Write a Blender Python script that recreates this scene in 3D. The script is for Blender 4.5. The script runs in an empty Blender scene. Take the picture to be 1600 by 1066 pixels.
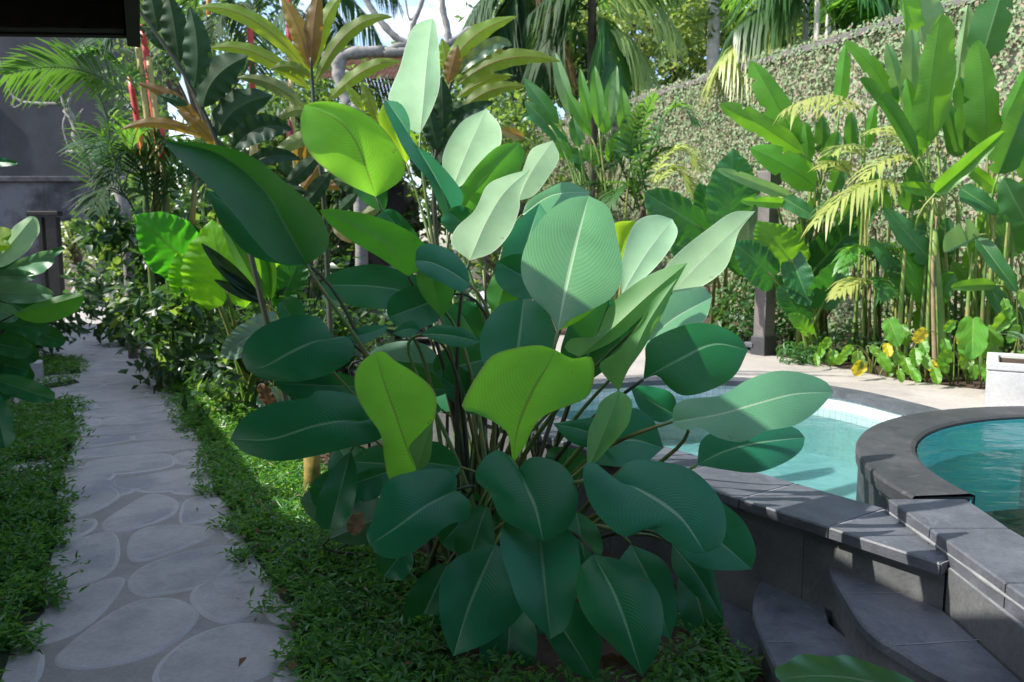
import bpy, bmesh, math, random
import numpy as np
from mathutils import Vector, Matrix

random.seed(7)
rng = np.random.default_rng(11)
scn = bpy.context.scene
COL = scn.collection

# ------------------------------------------------------------------ camera model
CAMZ, PITCH, FPX = 1.5, math.radians(6.75), 1250.0
CAM = np.array([0.0, 0.0, CAMZ])
FWD = np.array([0.0, math.cos(PITCH), -math.sin(PITCH)])
UPV = np.array([0.0, math.sin(PITCH), math.cos(PITCH)])
RGT = np.array([1.0, 0.0, 0.0])

def W(px, py, d):
    """point of the place seen in that direction at distance d along the view"""
    return CAM + d*FWD + RGT*(d*(px-800)/FPX) + UPV*(d*(533-py)/FPX)

def G(px, py, z=0.0):
    r = FWD + RGT*((px-800)/FPX) + UPV*((533-py)/FPX)
    t = (z-CAMZ)/r[2]
    p = CAM + t*r
    p[2] = z
    return p

def nrm(v):
    n = np.linalg.norm(v, axis=-1, keepdims=True)
    return v/np.maximum(n, 1e-9)

# ------------------------------------------------------------------ objects
def tag(o, label=None, cat=None, group=None, kind=None):
    if label: o['label'] = label
    if cat: o['category'] = cat
    if group: o['group'] = group
    if kind: o['kind'] = kind
    return o

def empty(name, loc, label=None, cat=None, group=None):
    o = bpy.data.objects.new(name, None)
    COL.objects.link(o)
    o.location = tuple(float(a) for a in loc)
    o.empty_display_size = 0.1
    return tag(o, label, cat, group)

def root_loc(parent):
    l = np.zeros(3)
    while parent is not None:
        l = l + np.array(parent.location)
        parent = parent.parent
    return l

def mesh_obj(name, verts, faces, mats, parent=None, uvs=None, smooth=True, matidx=None):
    """verts in world space; faces: list of tuples or (n,k) int array"""
    verts = np.asarray(verts, dtype=np.float64) - root_loc(parent)
    me = bpy.data.meshes.new(name)
    if isinstance(faces, np.ndarray):
        nf, k = faces.shape
        me.vertices.add(len(verts)); me.vertices.foreach_set('co', verts.astype(np.float32).ravel())
        me.loops.add(nf*k); me.loops.foreach_set('vertex_index', faces.astype(np.int32).ravel())
        me.polygons.add(nf); me.polygons.foreach_set('loop_start', np.arange(0, nf*k, k, dtype=np.int32))
        me.update(calc_edges=True)
    else:
        me.from_pydata([tuple(v) for v in verts], [], [tuple(int(i) for i in f) for f in faces])
    if uvs is not None:
        ul = me.uv_layers.new(name='UVMap')
        li = np.zeros(len(me.loops), dtype=np.int32); me.loops.foreach_get('vertex_index', li)
        ul.data.foreach_set('uv', np.asarray(uvs, dtype=np.float32)[li].ravel())
    if not isinstance(mats, (list, tuple)): mats = [mats]
    for m in mats: me.materials.append(m)
    if matidx is not None: me.polygons.foreach_set('material_index', np.asarray(matidx, dtype=np.int32))
    if smooth: me.polygons.foreach_set('use_smooth', np.ones(len(me.polygons), dtype=bool))
    me.validate(); me.update()
    o = bpy.data.objects.new(name, me)
    COL.objects.link(o)
    if parent is not None: o.parent = parent
    return o

class MB:
    """collects pieces of ONE mesh"""
    def __init__(s): s.v=[]; s.f=[]; s.m=[]; s.n=0
    def add(s, v, f, m=0):
        v=np.asarray(v,float); s.v.append(v)
        for q in f: s.f.append(tuple(int(i)+s.n for i in q)); s.m.append(m)
        s.n+=len(v)
    def box(s, c, size, rz=0.0, m=0, bev=0.0):
        cx,cy,cz=c; sx,sy,sz=[a/2 for a in size]
        b=min(bev,sx*.9,sy*.9,sz*.9)
        if b>0:
            pts=[]
            for z,i in ((-sz,b),(-sz+b,0),(sz-b,0),(sz,b)):
                for x,y in ((-1,-1),(1,-1),(1,1),(-1,1)): pts.append((x*(sx-i),y*(sy-i),z))
            f=[(3,2,1,0),(12,13,14,15)]
            for r in range(3):
                for k in range(4): f.append((r*4+k,r*4+(k+1)%4,r*4+4+(k+1)%4,r*4+4+k))
        else:
            pts=[(x*sx,y*sy,z*sz) for z in (-1,1) for x,y in ((-1,-1),(1,-1),(1,1),(-1,1))]
            f=[(3,2,1,0),(4,5,6,7)]+[(k,(k+1)%4,4+(k+1)%4,4+k) for k in range(4)]
        p=np.array(pts); ca,sa=math.cos(rz),math.sin(rz)
        q=np.stack([p[:,0]*ca-p[:,1]*sa+cx,p[:,0]*sa+p[:,1]*ca+cy,p[:,2]+cz],1)
        s.add(q,f,m)
    def tube(s, pts, rad, k=6, m=0, caps=True):
        pts=np.asarray(pts,float); n=len(pts)
        rad=np.broadcast_to(np.asarray(rad,float),(n,))
        t=np.gradient(pts,axis=0); t=nrm(t)
        ref=np.array([1.,0,0]) if abs(t[0][0])<.8 else np.array([0,1.,0])
        V=[]
        a=np.cross(t[0],ref); a=a/np.linalg.norm(a)
        for i in range(n):
            a=a-t[i]*np.dot(a,t[i]); a=a/max(np.linalg.norm(a),1e-9); b=np.cross(t[i],a)
            for j in range(k):
                th=2*math.pi*j/k; V.append(pts[i]+rad[i]*(a*math.cos(th)+b*math.sin(th)))
        F=[(i*k+j,i*k+(j+1)%k,(i+1)*k+(j+1)%k,(i+1)*k+j) for i in range(n-1) for j in range(k)]
        if caps: F.append(tuple(range(k-1,-1,-1))); F.append(tuple((n-1)*k+j for j in range(k)))
        s.add(V,F,m)
    def prism(s, poly, z0, z1, m=0, mside=None, bev=0.0):
        """poly: list of (x,y), counter-clockwise"""
        P=[tuple(p[:2]) for p in poly]
        A=sum(P[i][0]*P[(i+1)%len(P)][1]-P[(i+1)%len(P)][0]*P[i][1] for i in range(len(P)))
        if A<0: P=P[::-1]
        n=len(P); mside=m if mside is None else mside
        if bev>0:
            Q=np.array(P); e=nrm(np.roll(Q,-1,0)-Q); ep=np.roll(e,1,0)
            nin=nrm(np.stack([-e[:,1]-ep[:,1], e[:,0]+ep[:,0]],1))
            Qi=Q+nin*bev
            v=[(x,y,z0) for x,y in P]+[(x,y,z1-bev) for x,y in P]+[(x,y,z1) for x,y in Qi]
            base=s.n; 
            s.add(v,[tuple(range(2*n,3*n))],m); s.n-=0
            off=base
            for r in range(2):
                for i in range(n):
                    s.f.append((off+r*n+i,off+r*n+(i+1)%n,off+(r+1)*n+(i+1)%n,off+(r+1)*n+i)); s.m.append(mside)
        else:
            v=[(x,y,z0) for x,y in P]+[(x,y,z1) for x,y in P]
            base=s.n
            s.add(v,[tuple(range(n,2*n))],m)
            for i in range(n):
                s.f.append((base+i,base+(i+1)%n,base+n+(i+1)%n,base+n+i)); s.m.append(mside)
    def flat(s, poly, z, m=0):
        P=[(float(q[0]),float(q[1])) for q in poly]
        A=sum(P[i][0]*P[(i+1)%len(P)][1]-P[(i+1)%len(P)][0]*P[i][1] for i in range(len(P)))
        if A<0: P=P[::-1]
        s.add([(x,y,z) for x,y in P],[tuple(range(len(P)))],m)
    def build(s, name, mats, parent=None, smooth=False):
        o=mesh_obj(name, np.concatenate(s.v), s.f, mats, parent, smooth=smooth, matidx=s.m)
        return o

def bez(P, n):
    P=[np.asarray(p,float) for p in P]; t=np.linspace(0,1,n)[:,None]
    if len(P)==3: return (1-t)**2*P[0]+2*t*(1-t)*P[1]+t*t*P[2]
    return (1-t)**3*P[0]+3*t*(1-t)**2*P[1]+3*t*t*(1-t)*P[2]+t**3*P[3]

def spline(pts, n):
    """Catmull-Rom through the points"""
    P=np.asarray(pts,float); P=np.vstack([2*P[0]-P[1],P,2*P[-1]-P[-2]])
    m=len(P)-3; out=[]
    for u in np.linspace(0,m-1e-6,n):
        i=int(u); t=u-i; a,b,c,d=P[i:i+4]
        out.append(.5*((2*b)+(c-a)*t+(2*a-5*b+4*c-d)*t*t+(3*b-a-3*c+d)*t**3))
    return np.array(out)

# ------------------------------------------------------------------ materials
class NT:
    def __init__(s, name):
        s.m=bpy.data.materials.new(name); s.m.use_nodes=True
        s.t=s.m.node_tree; s.t.nodes.clear()
        s.out=s.t.nodes.new('ShaderNodeOutputMaterial')
    def n(s, typ, **kw):
        nd=s.t.nodes.new('ShaderNode'+typ)
        for k,v in kw.items():
            if k in nd.inputs:
                s.set(nd.inputs[k], v)
            else: setattr(nd,k,v)
        return nd
    def set(s, sock, v):
        if isinstance(v, bpy.types.NodeSocket): s.t.links.new(v, sock)
        else:
            if sock.type=='RGBA' and len(v)==3: v=(*v,1)
            sock.default_value=v
    def math(s, op, a, b=None, c=None, clamp=False):
        nd=s.t.nodes.new('ShaderNodeMath'); nd.operation=op; nd.use_clamp=clamp
        for i,x in enumerate((a,b,c)):
            if x is not None: s.set(nd.inputs[i], x)
        return nd.outputs[0]
    def mix(s, f, a, b, mode='MIX'):
        nd=s.t.nodes.new('ShaderNodeMix'); nd.data_type='RGBA'; nd.blend_type=mode
        s.set(nd.inputs[0], f); s.set(nd.inputs[6], a); s.set(nd.inputs[7], b)
        return nd.outputs[2]
    def ramp(s, f, stops):
        nd=s.t.nodes.new('ShaderNodeValToRGB'); s.set(nd.inputs[0], f)
        e=nd.color_ramp.elements
        while len(e)<len(stops): e.new(.5)
        for i,(p,c) in enumerate(stops):
            e[i].position=p; e[i].color=(*c,1) if len(c)==3 else c
        return nd.outputs[0]
    def noise(s, scale, detail=4, rough=.6, vec=None, dist=0.0):
        nd=s.t.nodes.new('ShaderNodeTexNoise'); nd.inputs['Scale'].default_value=scale
        nd.inputs['Detail'].default_value=detail; nd.inputs['Roughness'].default_value=rough
        nd.inputs['Distortion'].default_value=dist
        if vec is not None: s.t.links.new(vec, nd.inputs['Vector'])
        return nd.outputs[0]
    def pos(s): return s.n('NewGeometry').outputs['Position']
    def bump(s, h, strength=.5, dist=.01):
        nd=s.t.nodes.new('ShaderNodeBump'); nd.inputs['Strength'].default_value=strength
        nd.inputs['Distance'].default_value=dist; s.t.links.new(h, nd.inputs['Height'])
        return nd.outputs[0]
    def done(s, shader):
        s.t.links.new(shader, s.out.inputs['Surface']); return s.m

def leafmat(name, top, under, trans, tmix=.4, rough=.35, N=0, sweep=.2, vein=.25, bump=.25,
            mid=None, midw=.02, var=.2, spots=0.0, edge=None, sheen=.5):
    k=NT(name)
    uv=k.n('UVMap').outputs[0]
    sp=k.n('SeparateXYZ'); k.set(sp.inputs[0], uv)
    u=k.math('ABSOLUTE', k.math('MULTIPLY_ADD', sp.outputs[0], 2.0, -1.0)); v=sp.outputs[1]
    geo=k.n('NewGeometry'); back=geo.outputs['Backfacing']
    rnd=k.n('ObjectInfo').outputs['Random']
    big=k.noise(6.0,3,.6,vec=geo.outputs['Position'])
    val=k.math('MULTIPLY_ADD', rnd, var*2, 1-var)
    val=k.math('MULTIPLY', val, k.math('MULTIPLY_ADD', big, .5, .75))
    tc=k.mix(back, top, under)
    trc=k.mix(0.0, trans, trans)
    nrml=None
    if N:
        s_=k.math('SUBTRACT', v, k.math('MULTIPLY', k.math('POWER', u, 1.5), sweep))
        wob=k.math('MULTIPLY', k.noise(3.0,3,.6,vec=uv), .03)
        w=k.math('SINE', k.math('MULTIPLY', k.math('ADD', s_, wob), 2*math.pi*N))
        am=k.math('MULTIPLY_ADD', k.noise(5.0,3,.6,vec=uv), .9, .05)
        w=k.math('MULTIPLY_ADD', k.math('MULTIPLY', w, am), .5, .5)
        wv=k.math('POWER', w, 1.6)
        f=k.math('MULTIPLY_ADD', wv, -vein, 1.0)
        val=k.math('MULTIPLY', val, f)
        nrml=k.bump(w, bump, .0035)
    hs=k.n('HueSaturation'); k.set(hs.inputs['Color'], tc); k.set(hs.inputs['Value'], val)
    k.set(hs.inputs['Hue'], k.math('MULTIPLY_ADD', rnd, .03, .485))
    c=hs.outputs[0]
    h2=k.n('HueSaturation'); k.set(h2.inputs['Color'], trc); k.set(h2.inputs['Value'], val); ct=h2.outputs[0]
    if spots>0:
        sn=k.noise(9.0,4,.7,vec=uv)
        sf=k.math('MULTIPLY', k.math('GREATER_THAN', sn, 1-spots), .8)
        c=k.mix(sf, c, (.16,.09,.03)); ct=k.mix(sf, ct, (.2,.1,.02))
    if edge is not None:
        ef=k.math('MULTIPLY', k.math('SMOOTH_MIN', k.math('MULTIPLY', k.math('SUBTRACT', u, .93), 14.0), 1.0, .1), 1.0, clamp=True)
        ef=k.math('MAXIMUM', ef, 0.0)
        c=k.mix(ef, c, edge); ct=k.mix(ef, ct, edge)
    if mid is not None:
        mf=k.math('LESS_THAN', u, k.math('MULTIPLY_ADD', v, -midw*.6, midw*1.5))
        c=k.mix(k.math('MULTIPLY', mf, .85), c, mid)
        ct=k.mix(k.math('MULTIPLY', mf, .6), ct, k.mix(.5, mid, (.02,.05,.0)))
    p=k.n('BsdfPrincipled'); k.set(p.inputs['Base Color'], c); 
    k.set(p.inputs['Roughness'], k.math('MULTIPLY_ADD', back, .15, rough)); p.inputs['Specular IOR Level'].default_value=sheen
    t=k.n('BsdfTranslucent'); k.set(t.inputs['Color'], ct)
    if nrml is not None: k.set(p.inputs['Normal'], nrml); k.set(t.inputs['Normal'], nrml)
    mx=k.n('MixShader'); mx.inputs[0].default_value=tmix
    k.t.links.new(p.outputs[0], mx.inputs[1]); k.t.links.new(t.outputs[0], mx.inputs[2])
    return k.done(mx.outputs[0])

def plain(name, c1, c2, scale=5, rough=.7, bump=.3, bdist=.01, detail=6, spec=.4, c3=None, s3=1.0):
    k=NT(name); pos=k.pos()
    f=k.noise(scale,detail,.62,vec=pos)
    c=k.ramp(f,[(.3,c1),(.7,c2)])
    if c3 is not None:
        g=k.noise(s3,4,.6,vec=pos)
        c=k.mix(k.ramp(g,[(.48,(0,0,0)),(.62,(1,1,1))]), c, c3)
    fine=k.noise(scale*14,3,.6,vec=pos)
    c=k.mix(.25, c, k.mix(fine,(0,0,0),(1,1,1)), 'OVERLAY')
    p=k.n('BsdfPrincipled'); k.set(p.inputs['Base Color'], c); p.inputs['Roughness'].default_value=rough
    p.inputs['Specular IOR Level'].default_value=spec
    k.set(p.inputs['Normal'], k.bump(k.math('ADD', f, k.math('MULTIPLY', fine, .4)), bump, bdist))
    return k.done(p.outputs[0])

# ------------------------------------------------------------------ leaves
PV=[0,0,0]
def profile(kind, v):
    v=np.asarray(v,float); vc=np.clip(v,0,1)
    if kind=='cal':
        m=.42+.06*PV[0]
        a=np.sin(.5*np.pi*np.clip(vc/m,0,1)**(.95+.1*PV[1]))**(.66+.08*PV[2])
        b=np.cos(.5*np.pi*np.clip((vc-m)/(1-m),0,1)**(1.45+.2*PV[1]))**(.76+.08*PV[2])
        return np.where(vc<m,a,b)
    if kind=='calh':   # rounded with a shallow heart base
        m=.33
        a=.55+.45*np.sin(.5*np.pi*np.clip(vc/m,0,1)**.7)
        b=np.cos(.5*np.pi*np.clip((vc-m)/(1-m),0,1)**1.5)**.7
        return np.where(vc<m,a,b)
    if kind=='heart':
        m=.12
        a=.93+.07*np.clip(vc/m,0,1)
        b=np.cos(.5*np.pi*np.clip((vc-m)/(1-m),0,1)**1.15)**.95
        return np.where(vc<m,a,b)
    if kind=='lance':
        return np.sin(np.pi*np.clip(vc,0,1)**.85)**.75
    if kind=='paddle':
        return np.clip(vc/.16,0,1)**.6*np.clip(1-np.clip((vc-.16)/.84,0,1)**3.2,0,1)**.62
    if kind=='strap':
        return (np.clip(vc/.1,0,1)**.5)*np.clip(1-vc**2.2,0,1)
    return np.sin(np.pi*vc)

def leaf_geo(B, M, T, L, R, kind='cal', nv=22, nu=6, wave=.08, wk=3.0, lobe=0.0, cup=0.0, vw=None, serr=0.0, sk=14,
             face=1, swirl=0.0, ph=None, tear=0.0):
    """two half blades meeting at the midrib; B base, M mid, T tip, L/R margins at the widest place"""
    B,M,T,L,R=[np.asarray(a,float) for a in (B,M,T,L,R)]
    if vw is None: vw={'cal':.43,'calh':.38,'heart':.25,'lance':.5,'paddle':.5,'strap':.4}.get(kind,.5)
    C=2*M-.5*(B+T)
    def mid(v): v=v[:,None]; return (1-v)**2*B+2*v*(1-v)*C+v*v*T
    def tan(v): v=v[:,None]; return nrm(2*(1-v)*(C-B)+2*v*(T-C))
    vs0=np.linspace(0,1,nv); vs0=vs0**1.15*.5+(1-(1-vs0)**1.3)*.5
    vs=np.concatenate([np.linspace(-lobe,0,5)[:-1],vs0]) if lobe>0 else vs0
    ln=np.linalg.norm(T-B)
    vm=np.clip(vs,0,1); P=mid(vm); t=tan(vm)
    neg=vs<0
    P=P+t*(np.where(neg,vs,0)*ln)[:,None]
    mw=mid(np.array([vw]))[0]; tw=tan(np.array([vw]))[0]
    def rot(h):
        out=[]
        for i in range(len(vs)):
            a=np.cross(tw,t[i]); s=np.linalg.norm(a); c=float(np.dot(tw,t[i]))
            if s<1e-6: out.append(h); continue
            a=a/s; out.append(h*c+np.cross(a,h)*s+a*np.dot(a,h)*(1-c))
        return np.array(out)
    HL=rot(L-mw); HR=rot(R-mw)
    PV[:]=[random.uniform(-1,1) for _ in range(3)]
    w=profile(kind,vs)
    hw=.5*(np.linalg.norm(L-mw)+np.linalg.norm(R-mw))
    nsurf=nrm(np.cross(t, HR-HL))
    if ph is None: ph=random.uniform(0,6.28)
    V=[];UV=[];F=[]
    sv=np.linspace(0,1,nu)
    for side,H in ((-1,HL),(1,HR)):
        base=len(V)
        for i,v in enumerate(vs):
            wo=w[i]; wi=0.0
            if v<0:
                q=math.sqrt(max(0,1-(v/lobe)**2)); wo=.5+(.93-.5)*q; wi=.5*(1-q)
            if tear and 0.08<v<.92 and random.random()<tear: wo=wo*random.uniform(.45,.8)
            if serr: wo=wo*(1-serr*(.5+.5*math.cos(2*math.pi*sk*v)))
            for s in sv:
                u=wi+(wo-wi)*s
                off=wave*hw*(s**2)*math.sin(2*math.pi*wk*v+ph+(1.7 if side>0 else 0))*(.35+.65*min(1,abs(wo)))
                off+=cup*hw*(u**2)
                # margins sag a little towards the tip side
                p=P[i]+H[i]*u+nsurf[i]*off*face
                V.append(p); UV.append((.5+.5*side*(s if v>=0 else max(s,.05)),max(0,v)))
        n=len(vs)
        for i in range(n-1):
            for j in range(nu-1):
                a=base+i*nu+j; q=(a,a+1,a+nu+1,a+nu)
                F.append(q if side>0 else q[::-1])
    # upper side normal must be along +nsurf*face ; check first right face orientation
    V=np.array(V)
    i0=len(F)//2+ (len(F)//4)
    a,b,c,d=F[i0]; fn=np.cross(V[b]-V[a],V[c]-V[a])
    return V,F,np.array(UV),fn

def traced(name, parent, d, B, T, L=None, R=None, M=None, w=None, vis='t', mat=None, tilt=None, fold=None,
           kind='cal', stalk=None, stalk_r=.006, stalk_mat=None, bow=.06, part='leaf', label=None, **kw):
    """a leaf placed from what the photo shows: px of base, tip and margins, distance d"""
    B2,T2=np.array(B[:2],float),np.array(T[:2],float)
    lpx=np.linalg.norm(T2-B2); ln=lpx/FPX*d
    if w is not None:
        vw=.45; c=(B2+T2)/2 if M is None else np.array(M[:2],float)
        ax=(T2-B2)/max(lpx,1); pr=np.array([-ax[1],ax[0]])
        L=tuple(c-pr*w/2); R=tuple(c+pr*w/2)
    tilt=(-.3 if vis=='t' else -.1) if tilt is None else tilt
    fold=(.4 if vis=='t' else .3) if fold is None else fold
    dB=d-tilt*ln*.5; dT=d+tilt*ln*.5
    b=W(B2[0],B2[1],dB); tp=W(T2[0],T2[1],dT)
    if M is None: m2=(B2+T2)/2; dm=d-bow*ln
    else: m2=np.array(M[:2],float); dm=d-bow*ln+(M[2] if len(M)>2 else 0)
    m=W(m2[0],m2[1],dm)
    sgn=-1 if vis=='t' else 1
    def edge(E):
        e2=np.array(E[:2],float); h=np.linalg.norm(e2-m2)/FPX*d
        dd=E[2] if len(E)>2 else sgn*fold*h
        return W(e2[0],e2[1],dm+dd)
    l=edge(L); r=edge(R)
    V,F,UV,fn=leaf_geo(b,m,tp,l,r,kind=kind,**kw)
    cen=V.mean(0); toc=CAM-cen
    facing=np.dot(fn,toc)>0
    if facing!=(vis=='t'): F=[f[::-1] for f in F]
    o=mesh_obj(part,V,F,mat,parent,uvs=UV)
    if label: o['label']=label
    if stalk is not None:
        s=np.asarray(stalk,float)
        tg=nrm(np.array([b-m]))[0]
        hl=max(.12,.3*np.linalg.norm(s-b))
        k=MB(); pts=bez([b,b+tg*min(hl,.5*ln+.1)+np.array([0,0,-.03]),s+np.array([(b[0]-s[0])*.25,(b[1]-s[1])*.25,.62*max(b[2]-s[2],.1)]),s],12)
        k.tube(pts,np.linspace(stalk_r*.7,stalk_r*1.5,12),6)
        k.build('stalk',stalk_mat,o,smooth=True)
    return o

def _res(P,n):
    Q=spline(np.column_stack([np.asarray(P,float),np.zeros(len(P))]),120)[:,:2]
    c=np.concatenate([[0],np.cumsum(np.linalg.norm(np.diff(Q,axis=0),axis=1))]); c/=c[-1]
    t=np.linspace(0,1,n); return np.column_stack([np.interp(t,c,Q[:,0]),np.interp(t,c,Q[:,1])])

def outl(parent,d,mid,left,right,vis='t',mat=None,tilt=None,fold=None,cup=None,bow=.08,o=(0,0),s=1.0,stalk=None,stalk_r=.007,stalk_mat=None,
         n=30,nu=9,wave=.05,wk=2.2,part='leaf',roll=0.0,lean=None):
    """a blade whose midrib and two margins follow what the photo shows, given real depth by tilt, fold and cup"""
    f=lambda P:[(o[0]+x/s,o[1]+y/s) for x,y in P]
    mid,left,right=f(mid),f(left),f(right)
    b2,t2=mid[0],mid[-1]
    L=[b2]+left+[t2]; R=[b2]+right+[t2]
    m=_res(mid,n); l=_res(L,n); r=_res(R,n)
    ln=float(np.sum(np.linalg.norm(np.diff(m,axis=0),axis=1)))/FPX*d
    pale=mat is not None and mat.name in ('calathea_leaf_waxy','calathea_leaf_silver')
    if lean is None: lean=.6 if pale else ((.6 if mat.name in ('calathea_leaf_lit','calathea_leaf_teal') else .32) if vis=='t' else -.3)
    cy=float(np.mean(m[:,1]))
    tilt=0.0 if tilt is None else (tilt*.3 if tilt<0 else tilt)
    fold=(.35 if vis=='t' else .25) if fold is None else fold
    cup=random.uniform(-.35,.0) if cup is None else cup
    sgn=-1 if vis=='t' else 1
    v=np.linspace(0,1,n); dm=d+tilt*ln*(v-.5)-bow*ln*4*v*(1-v)
    V=[];UV=[];F=[]; ph=random.uniform(0,6.28)
    for side,E in ((-1,l),(1,r)):
        base=len(V); hw=np.linalg.norm(E-m,axis=1)/FPX*d; hm=hw.max()
        wv=wave*hm*np.sin(2*np.pi*wk*v+ph+(1.9 if side>0 else 0))*np.sin(np.pi*v)
        for i in range(n):
            for j in range(nu):
                u=j/(nu-1); p=m[i]*(1-u)+E[i]*u
                dd=dm[i]+lean*(cy-p[1])/FPX*d+sgn*hw[i]*(fold*u+cup*u*u)+wv[i]*u*u+roll*hw[i]*max(0,u-.75)**2*8
                V.append(W(p[0],p[1],dd)); UV.append((.5+.5*side*u,v[i]))
        for i in range(n-1):
            for j in range(nu-1):
                a=base+i*nu+j; q=(a,a+1,a+nu+1,a+nu); F.append(q if side>0 else q[::-1])
    V=np.array(V)
    nn=np.zeros(3)
    for q in F: nn+=np.cross(V[q[1]]-V[q[0]],V[q[2]]-V[q[0]])
    if (np.dot(nn,CAM-V.mean(0))>0)!=(vis=='t'): F=[q[::-1] for q in F]
    ob=mesh_obj(part,V,F,mat,parent,uvs=np.array(UV))
    if stalk is not None:
        st=np.asarray(stalk,float); b=V[0]; mm=V[(n//4)*nu]
        tg=nrm(np.array([b-mm]))[0]; k=MB()
        pts=bez([b,b+tg*min(.22,.3*np.linalg.norm(st-b))+np.array([0,0,-.03]),st+np.array([(b[0]-st[0])*.25,(b[1]-st[1])*.25,.62*max(b[2]-st[2],.1)]),st],14)
        k.tube(pts,np.linspace(stalk_r*.75,stalk_r*1.7,14),7); k.build('stalk',stalk_mat,ob,smooth=True)
    return ob

def tube_obj(name, pts, rad, mat, parent=None, k=7):
    b=MB(); b.tube(pts,rad,k); return b.build(name,mat,parent,smooth=True)

# ------------------------------------------------------------------ palm frond
def frond_geo(B,M,T,n=26,ll=.35,lw=.03,droop=.35,ang=55,rr=.008,side=None,vee=.25,jit=.12):
    B,M,T=[np.asarray(a,float) for a in (B,M,T)]
    C=2*M-.5*(B+T)
    mb=MB(); mb.tube(bez([B,C,T],14),np.linspace(rr,rr*.25,14),5)
    UV=[(.5,.5)]*mb.n
    for i in range(n):
        v=.12+.88*(i/(n-1)); p=(1-v)**2*B+2*v*(1-v)*C+v*v*T
        t=nrm(np.array([2*(1-v)*(C-B)+2*v*(T-C)]))[0]
        sd=np.cross(t,np.array([0,0,1.])) if side is None else np.asarray(side,float)-t*np.dot(side,t)
        sd=sd/max(np.linalg.norm(sd),1e-6); up=np.cross(sd,t)
        prof=math.sin(math.pi*min(1,.12+.86*v))**.55
        for s in (-1,1):
            a=math.radians(ang*(1-.45*v)+random.uniform(-8,8)); l=ll*prof*random.uniform(1-jit,1+jit)
            dr=nrm(np.array([t*math.cos(a)+s*sd*math.sin(a)+up*(vee+random.uniform(-.1,.1))]))[0]
            wv=nrm(np.array([np.cross(dr,up)]))[0]
            q=[];m0=len(UV)
            for j,(x,ww) in enumerate(((0,.35),(.3,1),(.65,.8),(1,.06))):
                c=p+dr*l*x+np.array([0,0,-1.])*droop*l*x*x*random.uniform(.85,1.15)
                q+= [c-wv*lw*ww*.5,c+wv*lw*ww*.5]; UV+=[(.3,x),(.7,x)]
            mb.add(q,[(0,1,3,2),(2,3,5,4),(4,5,7,6)])
    return mb,UV

def frond(parent,mat,B,M,T,name='frond',**kw):
    mb,UV=frond_geo(B,M,T,**kw)
    return mesh_obj(name,np.concatenate(mb.v),mb.f,mat,parent,uvs=UV)

# ------------------------------------------------------------------ scattered small leaves in ONE mesh
TEMPL_V=np.array([(0,0,0),(-.5,.35,.06),(0,.45,0),(.5,.35,.06),(0,1,-.08),(-.33,.75,.02),(.33,.75,.02)],float)
TEMPL_F=np.array([(0,2,1,1),(0,3,2,2),(1,2,4,5),(2,3,6,4)])
def scatter(pos, nrmv, length, width, jitter=.6, head=None, tmpl='leaf'):
    """pos (n,3), nrmv (n,3) main outward normals; leaf lies along a random direction near the plane"""
    n=len(pos)
    nv=nrm(nrmv+rng.normal(0,jitter,(n,3)))
    d=rng.normal(0,1,(n,3)) if head is None else head+rng.normal(0,.5,(n,3))
    d=nrm(d-nv*np.sum(d*nv,1,keepdims=True)); s=np.cross(d,nv)
    length=np.broadcast_to(length,(n,)); width=np.broadcast_to(width,(n,))
    tv=np.array([(0,0,0),(-.5,.4,.08),(.5,.4,.08),(0,1,-.1)])
    V=(pos[:,None,:]+s[:,None,:]*(tv[None,:,0:1]*width[:,None,None])+d[:,None,:]*(tv[None,:,1:2]*length[:,None,None])
       +nv[:,None,:]*(tv[None,:,2:3]*length[:,None,None]))
    base=(np.arange(n)*4)[:,None]
    F=np.concatenate([base+np.array([[0,2,3]]),base+np.array([[0,3,1]])],0)
    UV=np.tile(np.array([(.5,0),(0,.4),(1,.4),(.5,1)]),(n,1))
    return V.reshape(-1,3),F,UV

def inpoly(P, poly):
    x,y=P[:,0],P[:,1]; ins=np.zeros(len(P),bool); n=len(poly)
    for i in range(n):
        x1,y1=poly[i][:2]; x2,y2=poly[(i+1)%n][:2]
        c=((y1>y)!=(y2>y))&(x<(x2-x1)*(y-y1)/((y2-y1) if y2!=y1 else 1e-9)+x1)
        ins^=c
    return ins

def sample_poly(poly, n, wob=.06):
    A=np.array([p[:2] for p in poly]); lo,hi=A.min(0),A.max(0)
    P=rng.uniform(lo,hi,(n,2))
    Q=P+wob*np.stack([np.sin(P[:,1]*19+np.sin(P[:,0]*13)),np.sin(P[:,0]*23+1.3*np.sin(P[:,1]*7))],1)+rng.normal(0,wob*.35,(n,2))
    return P[inpoly(Q,poly)]
# ------------------------------------------------------------------ light, sky, camera
AZ, EL = math.radians(-94), math.radians(45)
SUNV = Vector((math.sin(AZ)*math.cos(EL), math.cos(AZ)*math.cos(EL), math.sin(EL)))
w_=bpy.data.worlds.new("World"); scn.world=w_; w_.use_nodes=True
nt=w_.node_tree; nt.nodes.clear()
sky=nt.nodes.new('ShaderNodeTexSky'); sky.sky_type='NISHITA'; sky.sun_disc=False
sky.sun_elevation=EL; sky.sun_rotation=AZ; sky.air_density=1.0; sky.dust_density=1.2; sky.ozone_density=2.0
bg=nt.nodes.new('ShaderNodeBackground'); bg.inputs[1].default_value=0.15
wo=nt.nodes.new('ShaderNodeOutputWorld')
tcw=nt.nodes.new('ShaderNodeTexCoord'); mpw=nt.nodes.new('ShaderNodeMapping'); mpw.inputs['Scale'].default_value=(1,1,2.4)
nzw=nt.nodes.new('ShaderNodeTexNoise'); nzw.inputs['Scale'].default_value=2.6; nzw.inputs['Detail'].default_value=7; nzw.inputs['Roughness'].default_value=.6
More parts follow.
